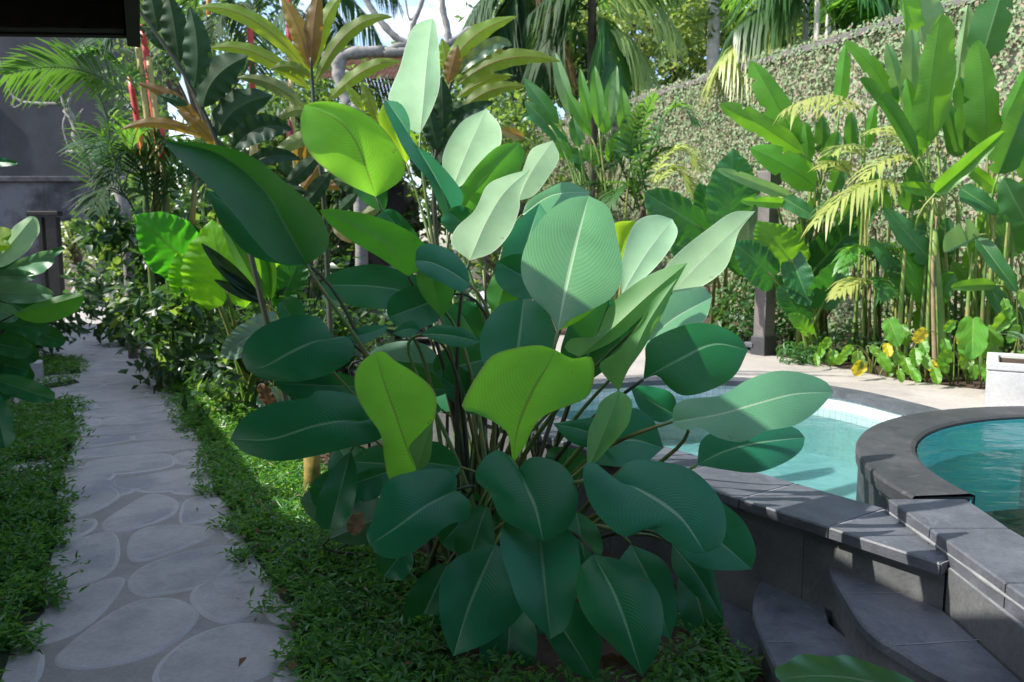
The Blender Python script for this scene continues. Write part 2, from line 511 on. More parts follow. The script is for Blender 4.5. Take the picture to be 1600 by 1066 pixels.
crw=nt.nodes.new('ShaderNodeValToRGB'); crw.color_ramp.elements[0].position=.52; crw.color_ramp.elements[1].position=.66
mxw=nt.nodes.new('ShaderNodeMix'); mxw.data_type='RGBA'; mxw.inputs[7].default_value=(6.2,6.3,6.5,1)
nt.links.new(tcw.outputs['Generated'],mpw.inputs[0]); nt.links.new(mpw.outputs[0],nzw.inputs[0]); nt.links.new(nzw.outputs[0],crw.inputs[0])
nt.links.new(crw.outputs[0],mxw.inputs[0]); nt.links.new(sky.outputs[0],mxw.inputs[6]); nt.links.new(mxw.outputs[2],bg.inputs[0]); nt.links.new(bg.outputs[0],wo.inputs[0])
ld=bpy.data.lights.new('sun','SUN'); ld.energy=3.9; ld.angle=math.radians(.55); ld.color=(1,.95,.86)
lo=bpy.data.objects.new('sun',ld); COL.objects.link(lo); lo.rotation_euler=SUNV.to_track_quat('Z','Y').to_euler()
lo.location=(-8,8,14)
cd=bpy.data.cameras.new('camera'); cam=bpy.data.objects.new('camera',cd); COL.objects.link(cam)
cam.location=tuple(CAM); cam.rotation_euler=(math.pi/2-PITCH,0,0)
cd.sensor_width=23.5; cd.lens=FPX/1600*23.5; cd.clip_end=2000; cd.clip_start=.05
cd.dof.use_dof=True; cd.dof.focus_distance=2.9; cd.dof.aperture_fstop=2.8
scn.camera=cam
scn.view_settings.view_transform='Standard'; scn.view_settings.look='None'
scn.view_settings.exposure=1.15; scn.view_settings.gamma=1; scn.view_settings.use_curve_mapping=False
scn.cycles.max_bounces=9; scn.cycles.transparent_max_bounces=12; scn.cycles.transmission_bounces=6; scn.cycles.diffuse_bounces=4
scn.cycles.use_denoising=True

# ------------------------------------------------------------------ setting materials
M_soil=plain('soil',(.035,.022,.014),(.085,.055,.035),7,.95,.8,.03)
M_mortar=plain('path_mortar',(.27,.245,.225),(.36,.33,.305),5,.9,.5,.006)
M_slab=plain('flagstone',(.345,.32,.31),(.465,.43,.41),4,.62,.35,.005,c3=(.285,.275,.285),s3=1.7)
M_rim=plain('flagstone_edge',(.40,.38,.375),(.49,.47,.46),8,.8,.3,.003)
M_deck=None
def deckmat():
    k=NT('deck_stone'); pos=k.pos()
    f=k.noise(2.2,6,.65,vec=pos); g=k.noise(38,4,.6,vec=pos)
    c=k.ramp(f,[(.28,(.30,.27,.245)),(.72,(.40,.365,.33))])
    st=k.noise(.9,5,.7,vec=pos,dist=.6)
    c=k.mix(k.ramp(st,[(.52,(0,0,0)),(.68,(1,1,1))]),c,(.25,.23,.205))
    c=k.mix(.3,c,k.mix(g,(.1,.1,.1),(.9,.9,.9)),'OVERLAY')
    p=k.n('BsdfPrincipled'); k.set(p.inputs['Base Color'],c); p.inputs['Roughness'].default_value=.75
    k.set(p.inputs['Normal'],k.bump(g,.25,.004)); return k.done(p.outputs[0])
M_deck=deckmat()
def slatemat(name,c1,c2,c3,rough=.45):
    k=NT(name); pos=k.pos()
    mp=k.n('Mapping'); k.t.links.new(pos,mp.inputs[0]); mp.inputs['Scale'].default_value=(1,1,1); mp.inputs['Rotation'].default_value=(0,0,.6)
    f=k.noise(3.2,8,.7,vec=mp.outputs[0],dist=1.1); g=k.noise(70,3,.6,vec=pos); h=k.noise(1.3,5,.7,vec=pos)
    c=k.ramp(f,[(.25,c1),(.6,c2),(.85,c3)])
    c=k.mix(k.ramp(h,[(.5,(0,0,0)),(.72,(.7,.7,.7))]),c,c3)
    c=k.mix(.35,c,k.mix(g,(0,0,0),(1,1,1)),'OVERLAY')
    lime=k.noise(5.5,9,.78,vec=pos,dist=1.6)
    c=k.mix(k.ramp(lime,[(.60,(0,0,0)),(.74,(.55,.55,.55))]),c,(.30,.31,.33))
    dk=k.noise(2.1,7,.7,vec=pos,dist=.8)
    c=k.mix(k.ramp(dk,[(.52,(0,0,0)),(.70,(.65,.65,.65))]),c,(.022,.024,.028))
    p=k.n('BsdfPrincipled'); k.set(p.inputs['Base Color'],c); p.inputs['Specular IOR Level'].default_value=.45
    k.set(p.inputs['Roughness'],k.math('MULTIPLY_ADD',f,.35,rough-.1))
    k.set(p.inputs['Normal'],k.bump(k.math('ADD',f,k.math('MULTIPLY',g,.35)),.4,.008)); return k.done(p.outputs[0])
M_slate=slatemat('slate',(.045,.049,.060),(.088,.094,.110),(.155,.16,.178))
M_slate_dark=slatemat('slate_dark',(.020,.021,.023),(.040,.042,.045),(.075,.077,.08),.55)
M_slate_riser=slatemat('slate_riser',(.065,.068,.072),(.10,.104,.108),(.14,.143,.14),.6)
M_grout=plain('grout',(.13,.135,.145),(.23,.235,.24),20,.9,.3,.002)
def poolmat(name,c1,c2,line,sc=20.0):
    k=NT(name); pos=k.pos()
    b=k.n('TexBrick'); k.t.links.new(pos,b.inputs['Vector']); b.offset=0; b.inputs['Scale'].default_value=1
    b.inputs['Brick Width'].default_value=1/sc; b.inputs['Row Height'].default_value=1/sc; b.inputs['Mortar Size'].default_value=.0025
    k.set(b.inputs['Color1'],c1);k.set(b.inputs['Color2'],c2);k.set(b.inputs['Mortar'],line)
    f=k.noise(1.6,5,.7,vec=pos)
    c=k.mix(.45,b.outputs[0],k.mix(f,(.12,.12,.12),(.88,.88,.88)),'OVERLAY')
    p=k.n('BsdfPrincipled'); k.set(p.inputs['Base Color'],c); p.inputs['Roughness'].default_value=.35
    return k.done(p.outputs[0])
M_floor=poolmat('pool_green_stone',(.22,.37,.385),(.17,.32,.335),(.19,.31,.32),8)
M_jfloor=plain('spa_teal_stone',(.13,.60,.62),(.22,.74,.75),2.2,.5,.1,.003)
def tilemat():
    k=NT('white_mosaic'); uv=k.n('UVMap').outputs[0]
    b=k.n('TexBrick'); k.t.links.new(uv,b.inputs['Vector']); b.offset=0; b.inputs['Scale'].default_value=1
    b.inputs['Brick Width'].default_value=1;b.inputs['Row Height'].default_value=1;b.inputs['Mortar Size'].default_value=.05
    k.set(b.inputs['Color1'],(.60,.65,.66));k.set(b.inputs['Color2'],(.50,.57,.59));k.set(b.inputs['Mortar'],(.36,.38,.38))
    p=k.n('BsdfPrincipled'); k.set(p.inputs['Base Color'],b.outputs[0]); p.inputs['Roughness'].default_value=.2
    return k.done(p.outputs[0])
M_tile=tilemat()
def watermat(name,tint,rip,ior=1.33):
    k=NT(name); pos=k.pos()
    mp=k.n('Mapping'); k.t.links.new(pos,mp.inputs[0]); mp.inputs['Scale'].default_value=(1,1.8,1)
    a=k.noise(4.0,3,.55,vec=mp.outputs[0],dist=.8); b=k.noise(9,2,.5,vec=mp.outputs[0],dist=.3)
    bm=k.bump(k.math('ADD',a,k.math('MULTIPLY',b,.25)),rip,.03)
    fr=k.n('Fresnel'); fr.inputs['IOR'].default_value=ior; k.t.links.new(bm,fr.inputs['Normal'])
    g=k.n('BsdfGlossy'); g.inputs['Roughness'].default_value=.09; k.t.links.new(bm,g.inputs['Normal'])
    t=k.n('BsdfTransparent'); k.set(t.inputs[0],tint)
    mx=k.n('MixShader'); k.t.links.new(fr.outputs[0],mx.inputs[0]); k.t.links.new(t.outputs[0],mx.inputs[1]); k.t.links.new(g.outputs[0],mx.inputs[2])
    return k.done(mx.outputs[0])
M_water=watermat('pool_water',(.78,.94,.93),.22)
M_jwater=watermat('spa_water',(.74,.95,.96),.4,1.18)
M_plaster=plain('grey_plaster',(.042,.043,.05),(.066,.068,.078),1.6,.85,.2,.006,c3=(.045,.045,.048),s3=.5)
M_oldstone=plain('old_stone',(.03,.03,.036),(.075,.075,.085),2.5,.9,.6,.02,c3=(.13,.13,.145),s3=.8)
M_dark=plain('dark_timber',(.012,.010,.009),(.03,.026,.022),9,.7,.3,.004)
M_post=plain('post_stone',(.09,.082,.082),(.16,.145,.142),7,.85,.5,.01)
M_white=plain('white_stone',(.46,.46,.46),(.58,.58,.575),6,.6,.2,.003)
M_bark_pale=plain('pale_bark',(.42,.39,.36),(.62,.58,.53),9,.85,.5,.02)
M_bark=plain('brown_bark',(.06,.045,.035),(.14,.11,.085),9,.9,.6,.02)
M_bark_grey=plain('grey_bark',(.18,.165,.15),(.34,.315,.29),14,.85,.6,.015)
M_moss=plain('mossy_wood',(.20,.15,.04),(.34,.25,.06),16,.9,.6,.01,c3=(.08,.12,.02),s3=9)
M_tileroof=plain('terracotta',(.20,.10,.065),(.30,.165,.11),5,.8,.3,.01)
M_wallbase=plain('ivy_wall_render',(.27,.24,.185),(.39,.34,.275),3,.9,.5,.02)
M_cushion=plain('white_cushion',(.62,.64,.68),(.72,.74,.78),8,.8,.1,.004)
M_rattan=plain('dark_rattan',(.02,.02,.022),(.045,.045,.05),30,.6,.5,.004)

# ------------------------------------------------------------------ ground and path
g=MB(); S=400
xs=[-S,-40,-20,-10,-5,0,5,10,20,40,S]; ys=[-60,-10,0,5,10,20,30,60,S]
g.add([(x,y,0) for y in ys for x in xs],[(j*len(xs)+i,j*len(xs)+i+1,(j+1)*len(xs)+i+1,(j+1)*len(xs)+i) for j in range(len(ys)-1) for i in range(len(xs)-1)])
tag(g.build('ground',M_soil),kind='structure')

PC=np.array([-1.44,3.13]); PD=np.array([-.46,.888]); PD/=np.linalg.norm(PD); PN=np.array([PD[1],-PD[0]])  # PN to the right
def path_pt(s,t): return PC+PD*s+PN*t
p=MB()
ss=np.concatenate([np.linspace(-5,6,18),np.linspace(7,40,30)])
v=[];f=[]
for i,s in enumerate(ss):
    for t in (-.95,-.5,0,.5,.95): q=path_pt(s,t); v.append((q[0],q[1],.004))
for i in range(len(ss)-1):
    for j in range(4): a=i*5+j; f.append((a,a+1,a+6,a+5))
p.add(v,f,0)
def slab(poly,h=.012,inset=.012,grow=1.0):
    """one flat stone: rim ring then top"""
    P=np.array(poly); c=P.mean(0)
    P=c+(P-c)*grow
    for _ in range(2):
        Q=np.roll(P,-1,0); P=np.stack([.75*P+.25*Q,.25*P+.75*Q],1).reshape(-1,2)
    n=len(P); r=np.linalg.norm(P-c,axis=1,keepdims=True)
    I=c+(P-c)*(1-inset/np.maximum(r,.03))
    J=c+(P-c)*(1-2.0*inset/np.maximum(r,.03))
    hz=h+random.uniform(-.002,.002)
    v=[(x,y,.003) for x,y in P]+[(x,y,hz*.75) for x,y in I]+[(x,y,hz) for x,y in J]
    A=sum(P[i][0]*P[(i+1)%n][1]-P[(i+1)%n][0]*P[i][1] for i in range(n))
    o=1 if A>0 else -1
    f=[];mm=[]
    b=p.n
    fs=[(i,(i+1)%n,n+(i+1)%n,n+i)[::o] for i in range(n)]+[(n+i,n+(i+1)%n,2*n+(i+1)%n,2*n+i)[::o] for i in range(n)]
    p.add(v,fs,2)
    p.f.append(tuple(b+2*n+i for i in range(n))[::o]); p.m.append(1)
ST=[[(290,960),(310,920),(420,830),(600,710),(740,690),(830,700),(905,750),(890,800),(820,870),(720,930),(560,980),(400,997),(310,985)],
[(760,1000),(800,950),(900,870),(1050,815),(1200,805),(1310,840),(1365,890),(1350,950),(1280,1010),(1150,1066),(1000,1120),(800,1110),(745,1060)],
[(900,680),(940,620),(1050,570),(1200,535),(1290,560),(1310,640),(1280,700),(1180,755),(1060,790),(960,750)],
[(625,580),(680,530),(850,470),(1000,440),(1110,445),(1115,470),(1060,550),(950,620),(780,650),(680,660),(630,630)],
[(615,420),(640,370),(740,340),(880,340),(970,355),(1000,375),(930,410),(860,440),(720,490),(620,500)],
[(490,320),(560,270),(680,200),(740,195),(810,220),(825,250),(800,290),(700,330),(580,360),(510,360)],
[(850,320),(850,270),(870,220),(950,200),(1060,200),(1115,215),(1070,270),(980,310),(880,328)],
[(1035,340),(1060,300),(1140,300),(1230,330),(1220,380),(1120,410),(1060,390)],
[(170,520),(260,440),(480,375),(540,390),(550,500),(500,560),(380,610),(230,620)],
[(150,400),(300,330),(430,305),(450,330),(420,370),(300,420),(200,440)],
[(20,810),(150,720),(330,650),(480,600),(560,590),(565,620),(480,740),(380,820),(260,870),(120,890)],
[(-20,1010),(120,940),(205,925),(190,1066),(60,1120),(-40,1110)],
[(520,140),(570,115),(770,115),(770,140),(680,165),(570,175)],
[(190,290),(300,210),(480,150),(560,190),(520,230),(400,290),(250,310)],
[(790,180),(830,130),(960,80),(1030,80),(1020,170),(900,190)],
[(240,140),(360,70),(520,60),(540,100),(480,140),(340,165)],
[(1285,1040),(1400,980),(1500,980),(1550,1050),(1450,1110),(1300,1110)],
[(1240,750),(1320,715),(1400,730),(1390,790),(1290,800)],
[(1140,510),(1180,470),(1250,480),(1290,520),(1180,540)]]
for s in ST: slab([G(x/2.994,710+y/2.994)[:2] for x,y in s],grow=1.13)
# the stones nearer the camera and further along
def rows(s0,s1,step):
    s=s0
    while s<s1:
        n=random.choice([2,3,3]); cuts=[-.85]+sorted(random.uniform(-.5,.5) if n==2 else c+random.uniform(-.12,.12) for c in ([0] if n==2 else [-.28,.28]))+[.85]
        h=step*random.uniform(.8,1.15)
        for i in range(n):
            a,b=cuts[i]+.008,cuts[i+1]-.008; y0=s+random.uniform(-.03,.03)+.01; y1=s+h-.01+random.uniform(-.03,.03)
            q=[(y0+random.uniform(0,.08),a),(y0-.02,(a+b)/2),(y0+random.uniform(0,.08),b),((y0+y1)/2,b+.02),(y1-random.uniform(0,.08),b),(y1+.03,(a+b)/2),(y1-random.uniform(0,.08),a),((y0+y1)/2,a-.02)]
            slab([path_pt(x,y) for x,y in q])
        s+=h
rows(-4.5,-.75,.5)
rows(1.75,24,.46)
tag(p.build('path',[M_mortar,M_slab,M_rim],smooth=False),kind='structure')

# ------------------------------------------------------------------ pool terrace
DZ=.50
K=np.array([1.39,2.46]); CD=nrm(np.array([[-.40,.58]]))[0]; CN=np.array([CD[1],-CD[0]])  # CN points to the pool
CW=.33
def cp(s,t=0): q=K+CD*s+CN*t; return (float(q[0]),float(q[1]))
Jc=np.array([3.06,3.09]); Ro,Ri=1.545,1.31
def arc(c,r,a0,a1,n): return [(c[0]+r*math.cos(math.radians(a)),c[1]+r*math.sin(math.radians(a))) for a in np.linspace(a0,a1,n)]
far=[G(1462,652,DZ),G(1400,634,DZ),G(1300,611,DZ),G(1180,597,DZ),G(1040,594,DZ),G(960,599,DZ),np.array([-.05,5.62,DZ]),np.array([-.35,5.2,DZ])]
far=[tuple(q[:2]) for q in spline([np.array([q[0],q[1],0]) for q in far],30)]
pool_loop=[cp(.35,CW),cp(1.5,CW),cp(3.0,CW)]+far[::-1]+[(2.95,4.3),(3.0,3.0)]
# floor and walls of the basin
b=MB(); b.prism(pool_loop,.006,.03,0)
n=len(pool_loop)
tag(b.build('pool_floor',M_floor),kind='structure')
def band(loop,z0,z1,flip,mat,name,closed=False,scale=22.0,off=0.0):
    P=np.array(loop); d=np.concatenate([[0],np.cumsum(np.linalg.norm(np.diff(P,axis=0),axis=1))])
    v=[];uv=[];f=[]
    for i,(x,y) in enumerate(P):
        v+=[(x,y,z0),(x,y,z1)]; uv+=[(d[i]*scale,z0*scale+.3),(d[i]*scale,z1*scale+.3)]
    for i in range(len(P)-1):
        q=(2*i,2*i+2,2*i+3,2*i+1); f.append(q[::-1] if flip else q)
    return mesh_obj(name,v,f,mat,None,uvs=uv,smooth=False)
tag(band(pool_loop+[pool_loop[0]],.01,.30,False,plain('pool_side_stone',(.18,.33,.34),(.23,.38,.39),3,.5,.1,.003),'pool_basin_wall'),kind='structure')
tag(band(far[::-1],.302,DZ-.035,False,M_tile,'pool_tile_wall'),kind='structure')
WZ=.375
b=MB(); b.flat(pool_loop,WZ)
wo_=b.build('water',M_water); tag(wo_,kind='structure')
# near coping with its joints
b=MB()
Lc=3.4; cuts=[0,.40,.80,1.2,1.65,2.1,2.6,3.0,Lc]
for a,c in zip(cuts[:-1],cuts[1:]):
    b.prism([cp(a+.003,-.035),cp(a+.003,CW),cp(c-.003,CW),cp(c-.003,-.035)],DZ-.04,DZ,0,bev=.006)
b.prism([cp(0,-.028),cp(0,CW-.006),cp(Lc,CW-.006),cp(Lc,-.028)],DZ-.039,DZ-.003,1)
tag(b.build('pool_coping',[M_slate,M_grout]),kind='structure')
# wall under it
b=MB()
cuts=[0,.52,1.05,1.6,2.2,2.8,3.4]
for a,c in zip(cuts[:-1],cuts[1:]):
    b.prism([cp(a+.002,0),cp(a+.002,.08),cp(c-.002,.08),cp(c-.002,0)],-.05,DZ-.042,0)
b.prism([cp(0.004,.003),cp(0.004,.30),cp(Lc,.30),cp(Lc,.003)],-.06,DZ-.043,1)
tag(b.build('pool_retaining_wall',[M_slate_riser,M_grout]),'dark slate clad wall below the pool coping behind the steps','wall')
# far coping strip
P=np.array(far); e=nrm(np.gradient(P,axis=0)); nn=np.stack([e[:,1],-e[:,0]],1)
if np.dot(nn[10],np.array([1.5,5.0])-P[10])>0: nn=-nn
out=P+nn*.17
b=MB()
for i in range(len(P)-1):
    q=[tuple(P[i]+ -nn[i]*.02),tuple(P[i+1]-nn[i+1]*.02),tuple(out[i+1]),tuple(out[i])]
    b.prism(q,DZ-.035,DZ+.004,0)
tag(b.build('far_pool_coping',M_slate),kind='structure')
# deck with the pool cut out
bm=bmesh.new()
def loop(pts): 
    vs=[bm.verts.new((float(x),float(y),DZ)) for x,y in pts]
    for i in range(len(vs)): bm.edges.new((vs[i],vs[(i+1)%len(vs)]))
bed=[G(1095,540,DZ),G(1150,546,DZ),G(1240,561,DZ),G(1320,576,DZ),G(1400,592,DZ),G(1480,603,DZ),G(1545,610,DZ),G(1700,640,DZ)]
bed=[(float(q[0]),float(q[1])) for q in bed]
ext=[cp(Lc,CW),(-1.0,5.75),(-1.5,7.2),(-1.2,8.7),(.3,9.2)]+bed+[(7.0,3.0),(3.4,3.0),(2.98,4.25)]
ext2=ext+[tuple(q) for q in out[:]]
vs=[bm.verts.new((float(x),float(y),DZ)) for x,y in ext+[tuple(q) for q in (P+nn*.168)]]
for i in range(len(vs)): bm.edges.new((vs[i],vs[(i+1)%len(vs)]))
bmesh.ops.triangle_fill(bm,use_beauty=True,use_dissolve=False,edges=bm.edges[:])
for f_ in bm.faces:
    if f_.normal.z<0: f_.normal_flip()
me=bpy.data.meshes.new('pool_deck'); bm.to_mesh(me); bm.free(); me.materials.append(M_deck)
dk=bpy.data.objects.new('pool_deck',me); COL.objects.link(dk); tag(dk,kind='structure')
# raised soil of the planting bed and the terrace edge
b=MB(); b.prism([(-1.05,5.7),(-1.55,7.2),(-1.25,8.75),(.25,9.25)]+[(x,y) for x,y in bed]+[(9,3),(14,6),(14,30),(-6,30),(-4,14)],-.05,DZ-.03,0)
tag(b.build('terrace_ground',M_soil),kind='structure')
b=MB(); b.prism([cp(Lc-.02,.02),cp(Lc-.02,CW),(-.35,5.3),(-1.5,7.15),(-1.56,7.1),(-1.03,5.7)],-.05,DZ-.006,0)
tag(b.build('terrace_edge',M_slate_dark),kind='structure')

# raised round spa
t=empty('round_spa',(3.05,3.05,.0),'round raised spa with a dark wet stone rim and teal water','spa')
b=MB(); A0,A1=-20,186
ao=arc(Jc,Ro,A0,A1,60); ai=arc(Jc,Ri,A0,A1,60)
zt=.565
for i in range(59):
    b.prism([ao[i],ao[i+1],ai[i+1],ai[i]],-.9,zt-.012,0)
# rounded lip
v=[];f=[]
prof_=[(Ro+.012,zt-.06),(Ro+.014,zt-.012),(Ro+.006,zt),(Ri+.012,zt+.001),(Ri-.006,zt-.008),(Ri-.006,zt-.05)]
aa=np.linspace(A0,A1,80); m=len(prof_)
for a in aa:
    for r,z in prof_: v.append((Jc[0]+r*math.cos(math.radians(a)),Jc[1]+r*math.sin(math.radians(a)),z))
for i in range(79):
    for j in range(m-1): f.append((i*m+j,i*m+j+1,(i+1)*m+j+1,(i+1)*m+j))
b.add(v,[q[::-1] for q in f],0)
b.build('stone_rim',M_slate_dark,t,smooth=False)
spa=arc(Jc,Ri,A0,A1-1,50)+[(1.705,2.9),(1.66,2.47),(1.64,1.2),(3.5,1.0),(4.2,2.3)]
ns=len(spa)
b=MB(); b.flat(spa,zt-.022); b.build('spa_water',M_jwater,t)
b=MB(); b.prism(spa,.006,.03,0)
b.build('basin_floor',M_jfloor,t)
spw=arc(Jc,Ri-.014,A0,A1-1,50)+spa[50:]
o=band(spw+[spw[0]],.01,zt-.02,False,M_jfloor,'basin_wall'); o.location=(-3.05,-3.05,0); o.parent=t; o.location=(0,0,0)
o.data.transform(Matrix.Translation((-3.05,-3.05,0)))
# slate platform between the coping and the spa
b=MB()
pl=[(1.415,2.93),(1.405,2.48),(1.385,1.9),(1.37,1.1),(1.64,1.1),(1.66,2.47),(1.705,2.905)]
def yat(y): return None
for y0,y1 in ((1.1,1.62),(1.626,2.16),(2.166,2.60),(2.606,2.92)):
    xl=lambda y: np.interp(y,[1.1,1.9,2.48,2.93],[1.37,1.385,1.405,1.415]); xr=lambda y: np.interp(y,[1.1,2.47,2.905],[1.64,1.66,1.705])
    b.prism([(xl(y0),y0),(xr(y0)+.004,y0),(xr(y1)+.004,y1),(xl(y1),y1)],DZ-.02,DZ+.056,0,bev=.006)
b.prism([(1.40,1.1),(1.637,1.1),(1.66,2.47),(1.70,2.9),(1.43,2.9)],-.4,DZ+.05,1)
b.tube(spline([(1.372,1.1,DZ+.022),(1.388,1.9,DZ+.022),(1.404,2.44,DZ+.016),(1.418,2.93,DZ+.008)],16),.006+.002*np.sin(np.arange(16)*1.7),7,m=1)
tag(b.build('slate_platform',[M_slate,M_grout]),kind='structure')
# wall at right of the steps
b=MB()
for y0,y1 in ((1.1,1.55),(1.554,2.0),(2.004,2.452)):
    xl=lambda y: np.interp(y,[1.1,2.46],[1.335,1.392])
    b.prism([(xl(y0),y0),(xl(y0)+.05,y0),(xl(y1)+.05,y1),(xl(y1),y1)],-.05,DZ-.022,0)
b.prism([(1.34,1.1),(1.45,1.1),(1.47,2.458),(1.397,2.458)],-.06,DZ-.021,1)
tag(b.build('step_side_wall',[M_slate_riser,M_grout]),'grey slate clad side wall right of the quarter round steps','wall')
# quarter round steps
t=empty('garden_steps',(1.0,2.1,0),'two curved dark slate steps up to the pool edge','steps')
def tread(curve,z,wallpts,name,joints):
    b=MB()
    poly=[(float(q[0]),float(q[1])) for q in curve]+wallpts
    inner=[]
    c=np.array([1.6,1.9])
    for x,y in poly[:len(curve)]:
        q=np.array([x,y]); d=nrm((c-q)[None])[0]; inner.append(tuple(q+d*.03))
    b.prism(inner+wallpts,-.05,z-.035,1)
    b.prism(poly,z-.034,z,0,bev=.007)
    for (a,bb) in joints:
        a=np.array(a);bb=np.array(bb);d=nrm((bb-a)[None])[0];nn=np.array([-d[1],d[0]])*.0028
        b.add([(*(a+nn),z+.0015),(*(a-nn),z+.0015),(*(bb-nn),z+.0015),(*(bb+nn),z+.0015)],[(0,1,2,3)],2)
    return b.build(name,[M_slate,M_slate_riser,M_grout],t)
z1,z2=.34,.18
def XY(q): return (float(q[0]),float(q[1]))
uc=[G(x,y,z1) for x,y in ((1291,868),(1293,882),(1303,905),(1316,926),(1333,955),(1352,981),(1375,1000),(1400,1014),(1448,1044),(1510,1074),(1580,1104))]
uc=list(spline(uc,26))
xw=lambda y: float(np.interp(y,[1.1,2.46],[1.335,1.392]))-.004
ku=[(xw(1.45),1.45),(xw(2.44),2.44)]
j1=[(XY(G(1318,927,z1)),XY(G(1458,927,z1))),(XY(G(1396,1009,z1)),XY(G(1548,999,z1)))]
tread(uc,z1,ku,'upper_tread',j1)
lc=[G(x,y,z2) for x,y in ((1196,893),(1182,920),(1176,945),(1179,970),(1195,1008),(1219,1055),(1262,1110),(1330,1160))]
lc=list(spline(lc,22))
w0=np.array(XY(uc[0])); 
kl=[(1.25,1.2),(xw(2.0)-.01,2.0),(1.30,2.44),cp(.35,-.004)]
kl=[(1.2,1.3),(1.25,1.9),XY(G(1299,905,z1)),XY(np.array(uc[1]))]
j2=[(XY(G(1196,1003,z2)),XY(G(1325,1003,z2)))]
tread(lc,z2,kl,'lower_tread',j2)
# flat stone landing at the foot of the steps
b=MB(); b.prism([XY(G(1066,930)),XY(G(1130,925)),XY(G(1200,960)),XY(G(1230,1066)),XY(G(1170,1050)),XY(G(1110,975))],.002,.03,0,bev=.006)
tag(b.build('landing_slab',M_slate),kind='structure')

# ------------------------------------------------------------------ white planter and lamp block
t=empty('planter_box',(3.2,5.05,DZ),'square white stone planter at the far end of the deck','planter')
fl=G(1536,640,DZ); zp=W(1536,569,(fl[1]))[2]; an=-.54; cx_,sx_=math.cos(an),math.sin(an)
hp=zp-DZ
def pl_(u,v): return (fl[0]+u*cx_-v*sx_, fl[1]+u*sx_+v*cx_)
c_=pl_(.31,.3); t.location=(c_[0],c_[1],DZ)
b=MB(); b.box((c_[0],c_[1],DZ+(hp-.045)/2),(.61,.59,hp-.045),rz=an,bev=.008); b.build('box_body',M_white,t)
b=MB()
for su,sv,cu,cv in ((.62,.07,.31,.035),(.62,.07,.31,.565),(.07,.46,.035,.30),(.07,.46,.585,.30)):
    q=pl_(cu,cv); b.box((q[0],q[1],zp-.022),(su-.002,sv-.002,.044),rz=an,bev=.006)
b.build('box_rim',M_white,t)
b=MB(); b.box((c_[0],c_[1],zp-.03),(.48,.46,.01),rz=an); b.build('soil',M_soil,t)
PLC=np.array([c_[0],c_[1],zp-.03])
b=MB(); q=G(50,592)
b.box((q[0],q[1]-.02,.10),(.24,.24,.2),rz=.45,bev=.01); tag(b.build('white_block',M_white),'low white stone block standing in the grass left of the path','stone block')

# ------------------------------------------------------------------ roof overhang (top left)
RZ=2.57
c1=W(205,62,3.63); c0=W(-40,52,3.63)
d1=np.array([c1[0],c1[1]]); u1=-nrm(d1[None])[0]  # towards the camera, edge passes overhead
t=empty('pavilion_roof',(c1[0],c1[1],RZ),'dark timber eave of the pavilion roof overhanging the path','roof')
b=MB()
e_n=np.array([-u1[1],u1[0]]); 
if e_n[0]>0: e_n=-e_n     # to the left
far_d=nrm((c0[:2]-c1[:2])[None])[0]
def rp(a,c): return d1+u1*a+far_d*c
hgt=lambda c: RZ+.0+c*.015
v=[];
for a in (0,9.5):
    for c in (0,6): q=rp(a,c); v.append((q[0],q[1],hgt(c)))
for a in (-.05,9.5):
    for c in (-.05,6): q=rp(a,c); v.append((q[0],q[1],hgt(c)+.14))
b.add(v,[(0,1,3,2),(4,6,7,5),(0,4,5,1),(2,3,7,6),(0,2,6,4),(1,5,7,3)])
b.build('roof_deck',M_dark,t)
for i in range(11):
    a=.12+i*.6; b=MB()
    q0=rp(a,.03); q1=rp(a,5.5); ww=u1*.04
    vv=[]
    for q,c in ((q0,.03),(q1,5.5)):
        for s in (-1,1):
            for dz in (-.13,-.002): vv.append((q[0]+ww[0]*s,q[1]+ww[1]*s,hgt(c)+dz))
    b.add(vv,[(0,1,3,2),(4,6,7,5),(0,4,5,1),(2,3,7,6),(0,2,6,4),(1,5,7,3)])
    b.build('rafter',M_dark,t)
b=MB()
qa,qb=rp(-.06,-.04),rp(9.5,-.04)
b.add([(qa[0],qa[1],RZ-.16),(qb[0],qb[1],RZ-.16),(qb[0],qb[1],RZ+.16),(qa[0],qa[1],RZ+.16)]+[(qa[0]-.05,qa[1]-.02,RZ-.16),(qb[0]-.05,qb[1]-.02,RZ-.16),(qb[0]-.05,qb[1]-.02,RZ+.16),(qa[0]-.05,qa[1]-.02,RZ+.16)],
 [(0,1,2,3),(7,6,5,4),(0,4,5,1),(3,2,6,7),(0,3,7,4),(1,5,6,2)]); b.build('fascia_board',M_dark,t)
b=MB()
qa,qb=rp(-.06,-.0),rp(-.06,6); 
b.add([(qa[0],qa[1],RZ-.12),(qb[0],qb[1],hgt(6)-.12),(qb[0],qb[1],hgt(6)+.16),(qa[0],qa[1],RZ+.16)]+[(qa[0]+.02,qa[1]-.05,RZ-.12),(qb[0]+.02,qb[1]-.05,hgt(6)-.12),(qb[0]+.02,qb[1]-.05,hgt(6)+.16),(qa[0]+.02,qa[1]-.05,RZ+.16)],
 [(0,1,2,3),(7,6,5,4),(0,4,5,1),(3,2,6,7),(0,3,7,4),(1,5,6,2)]); b.build('verge_board',M_dark,t)

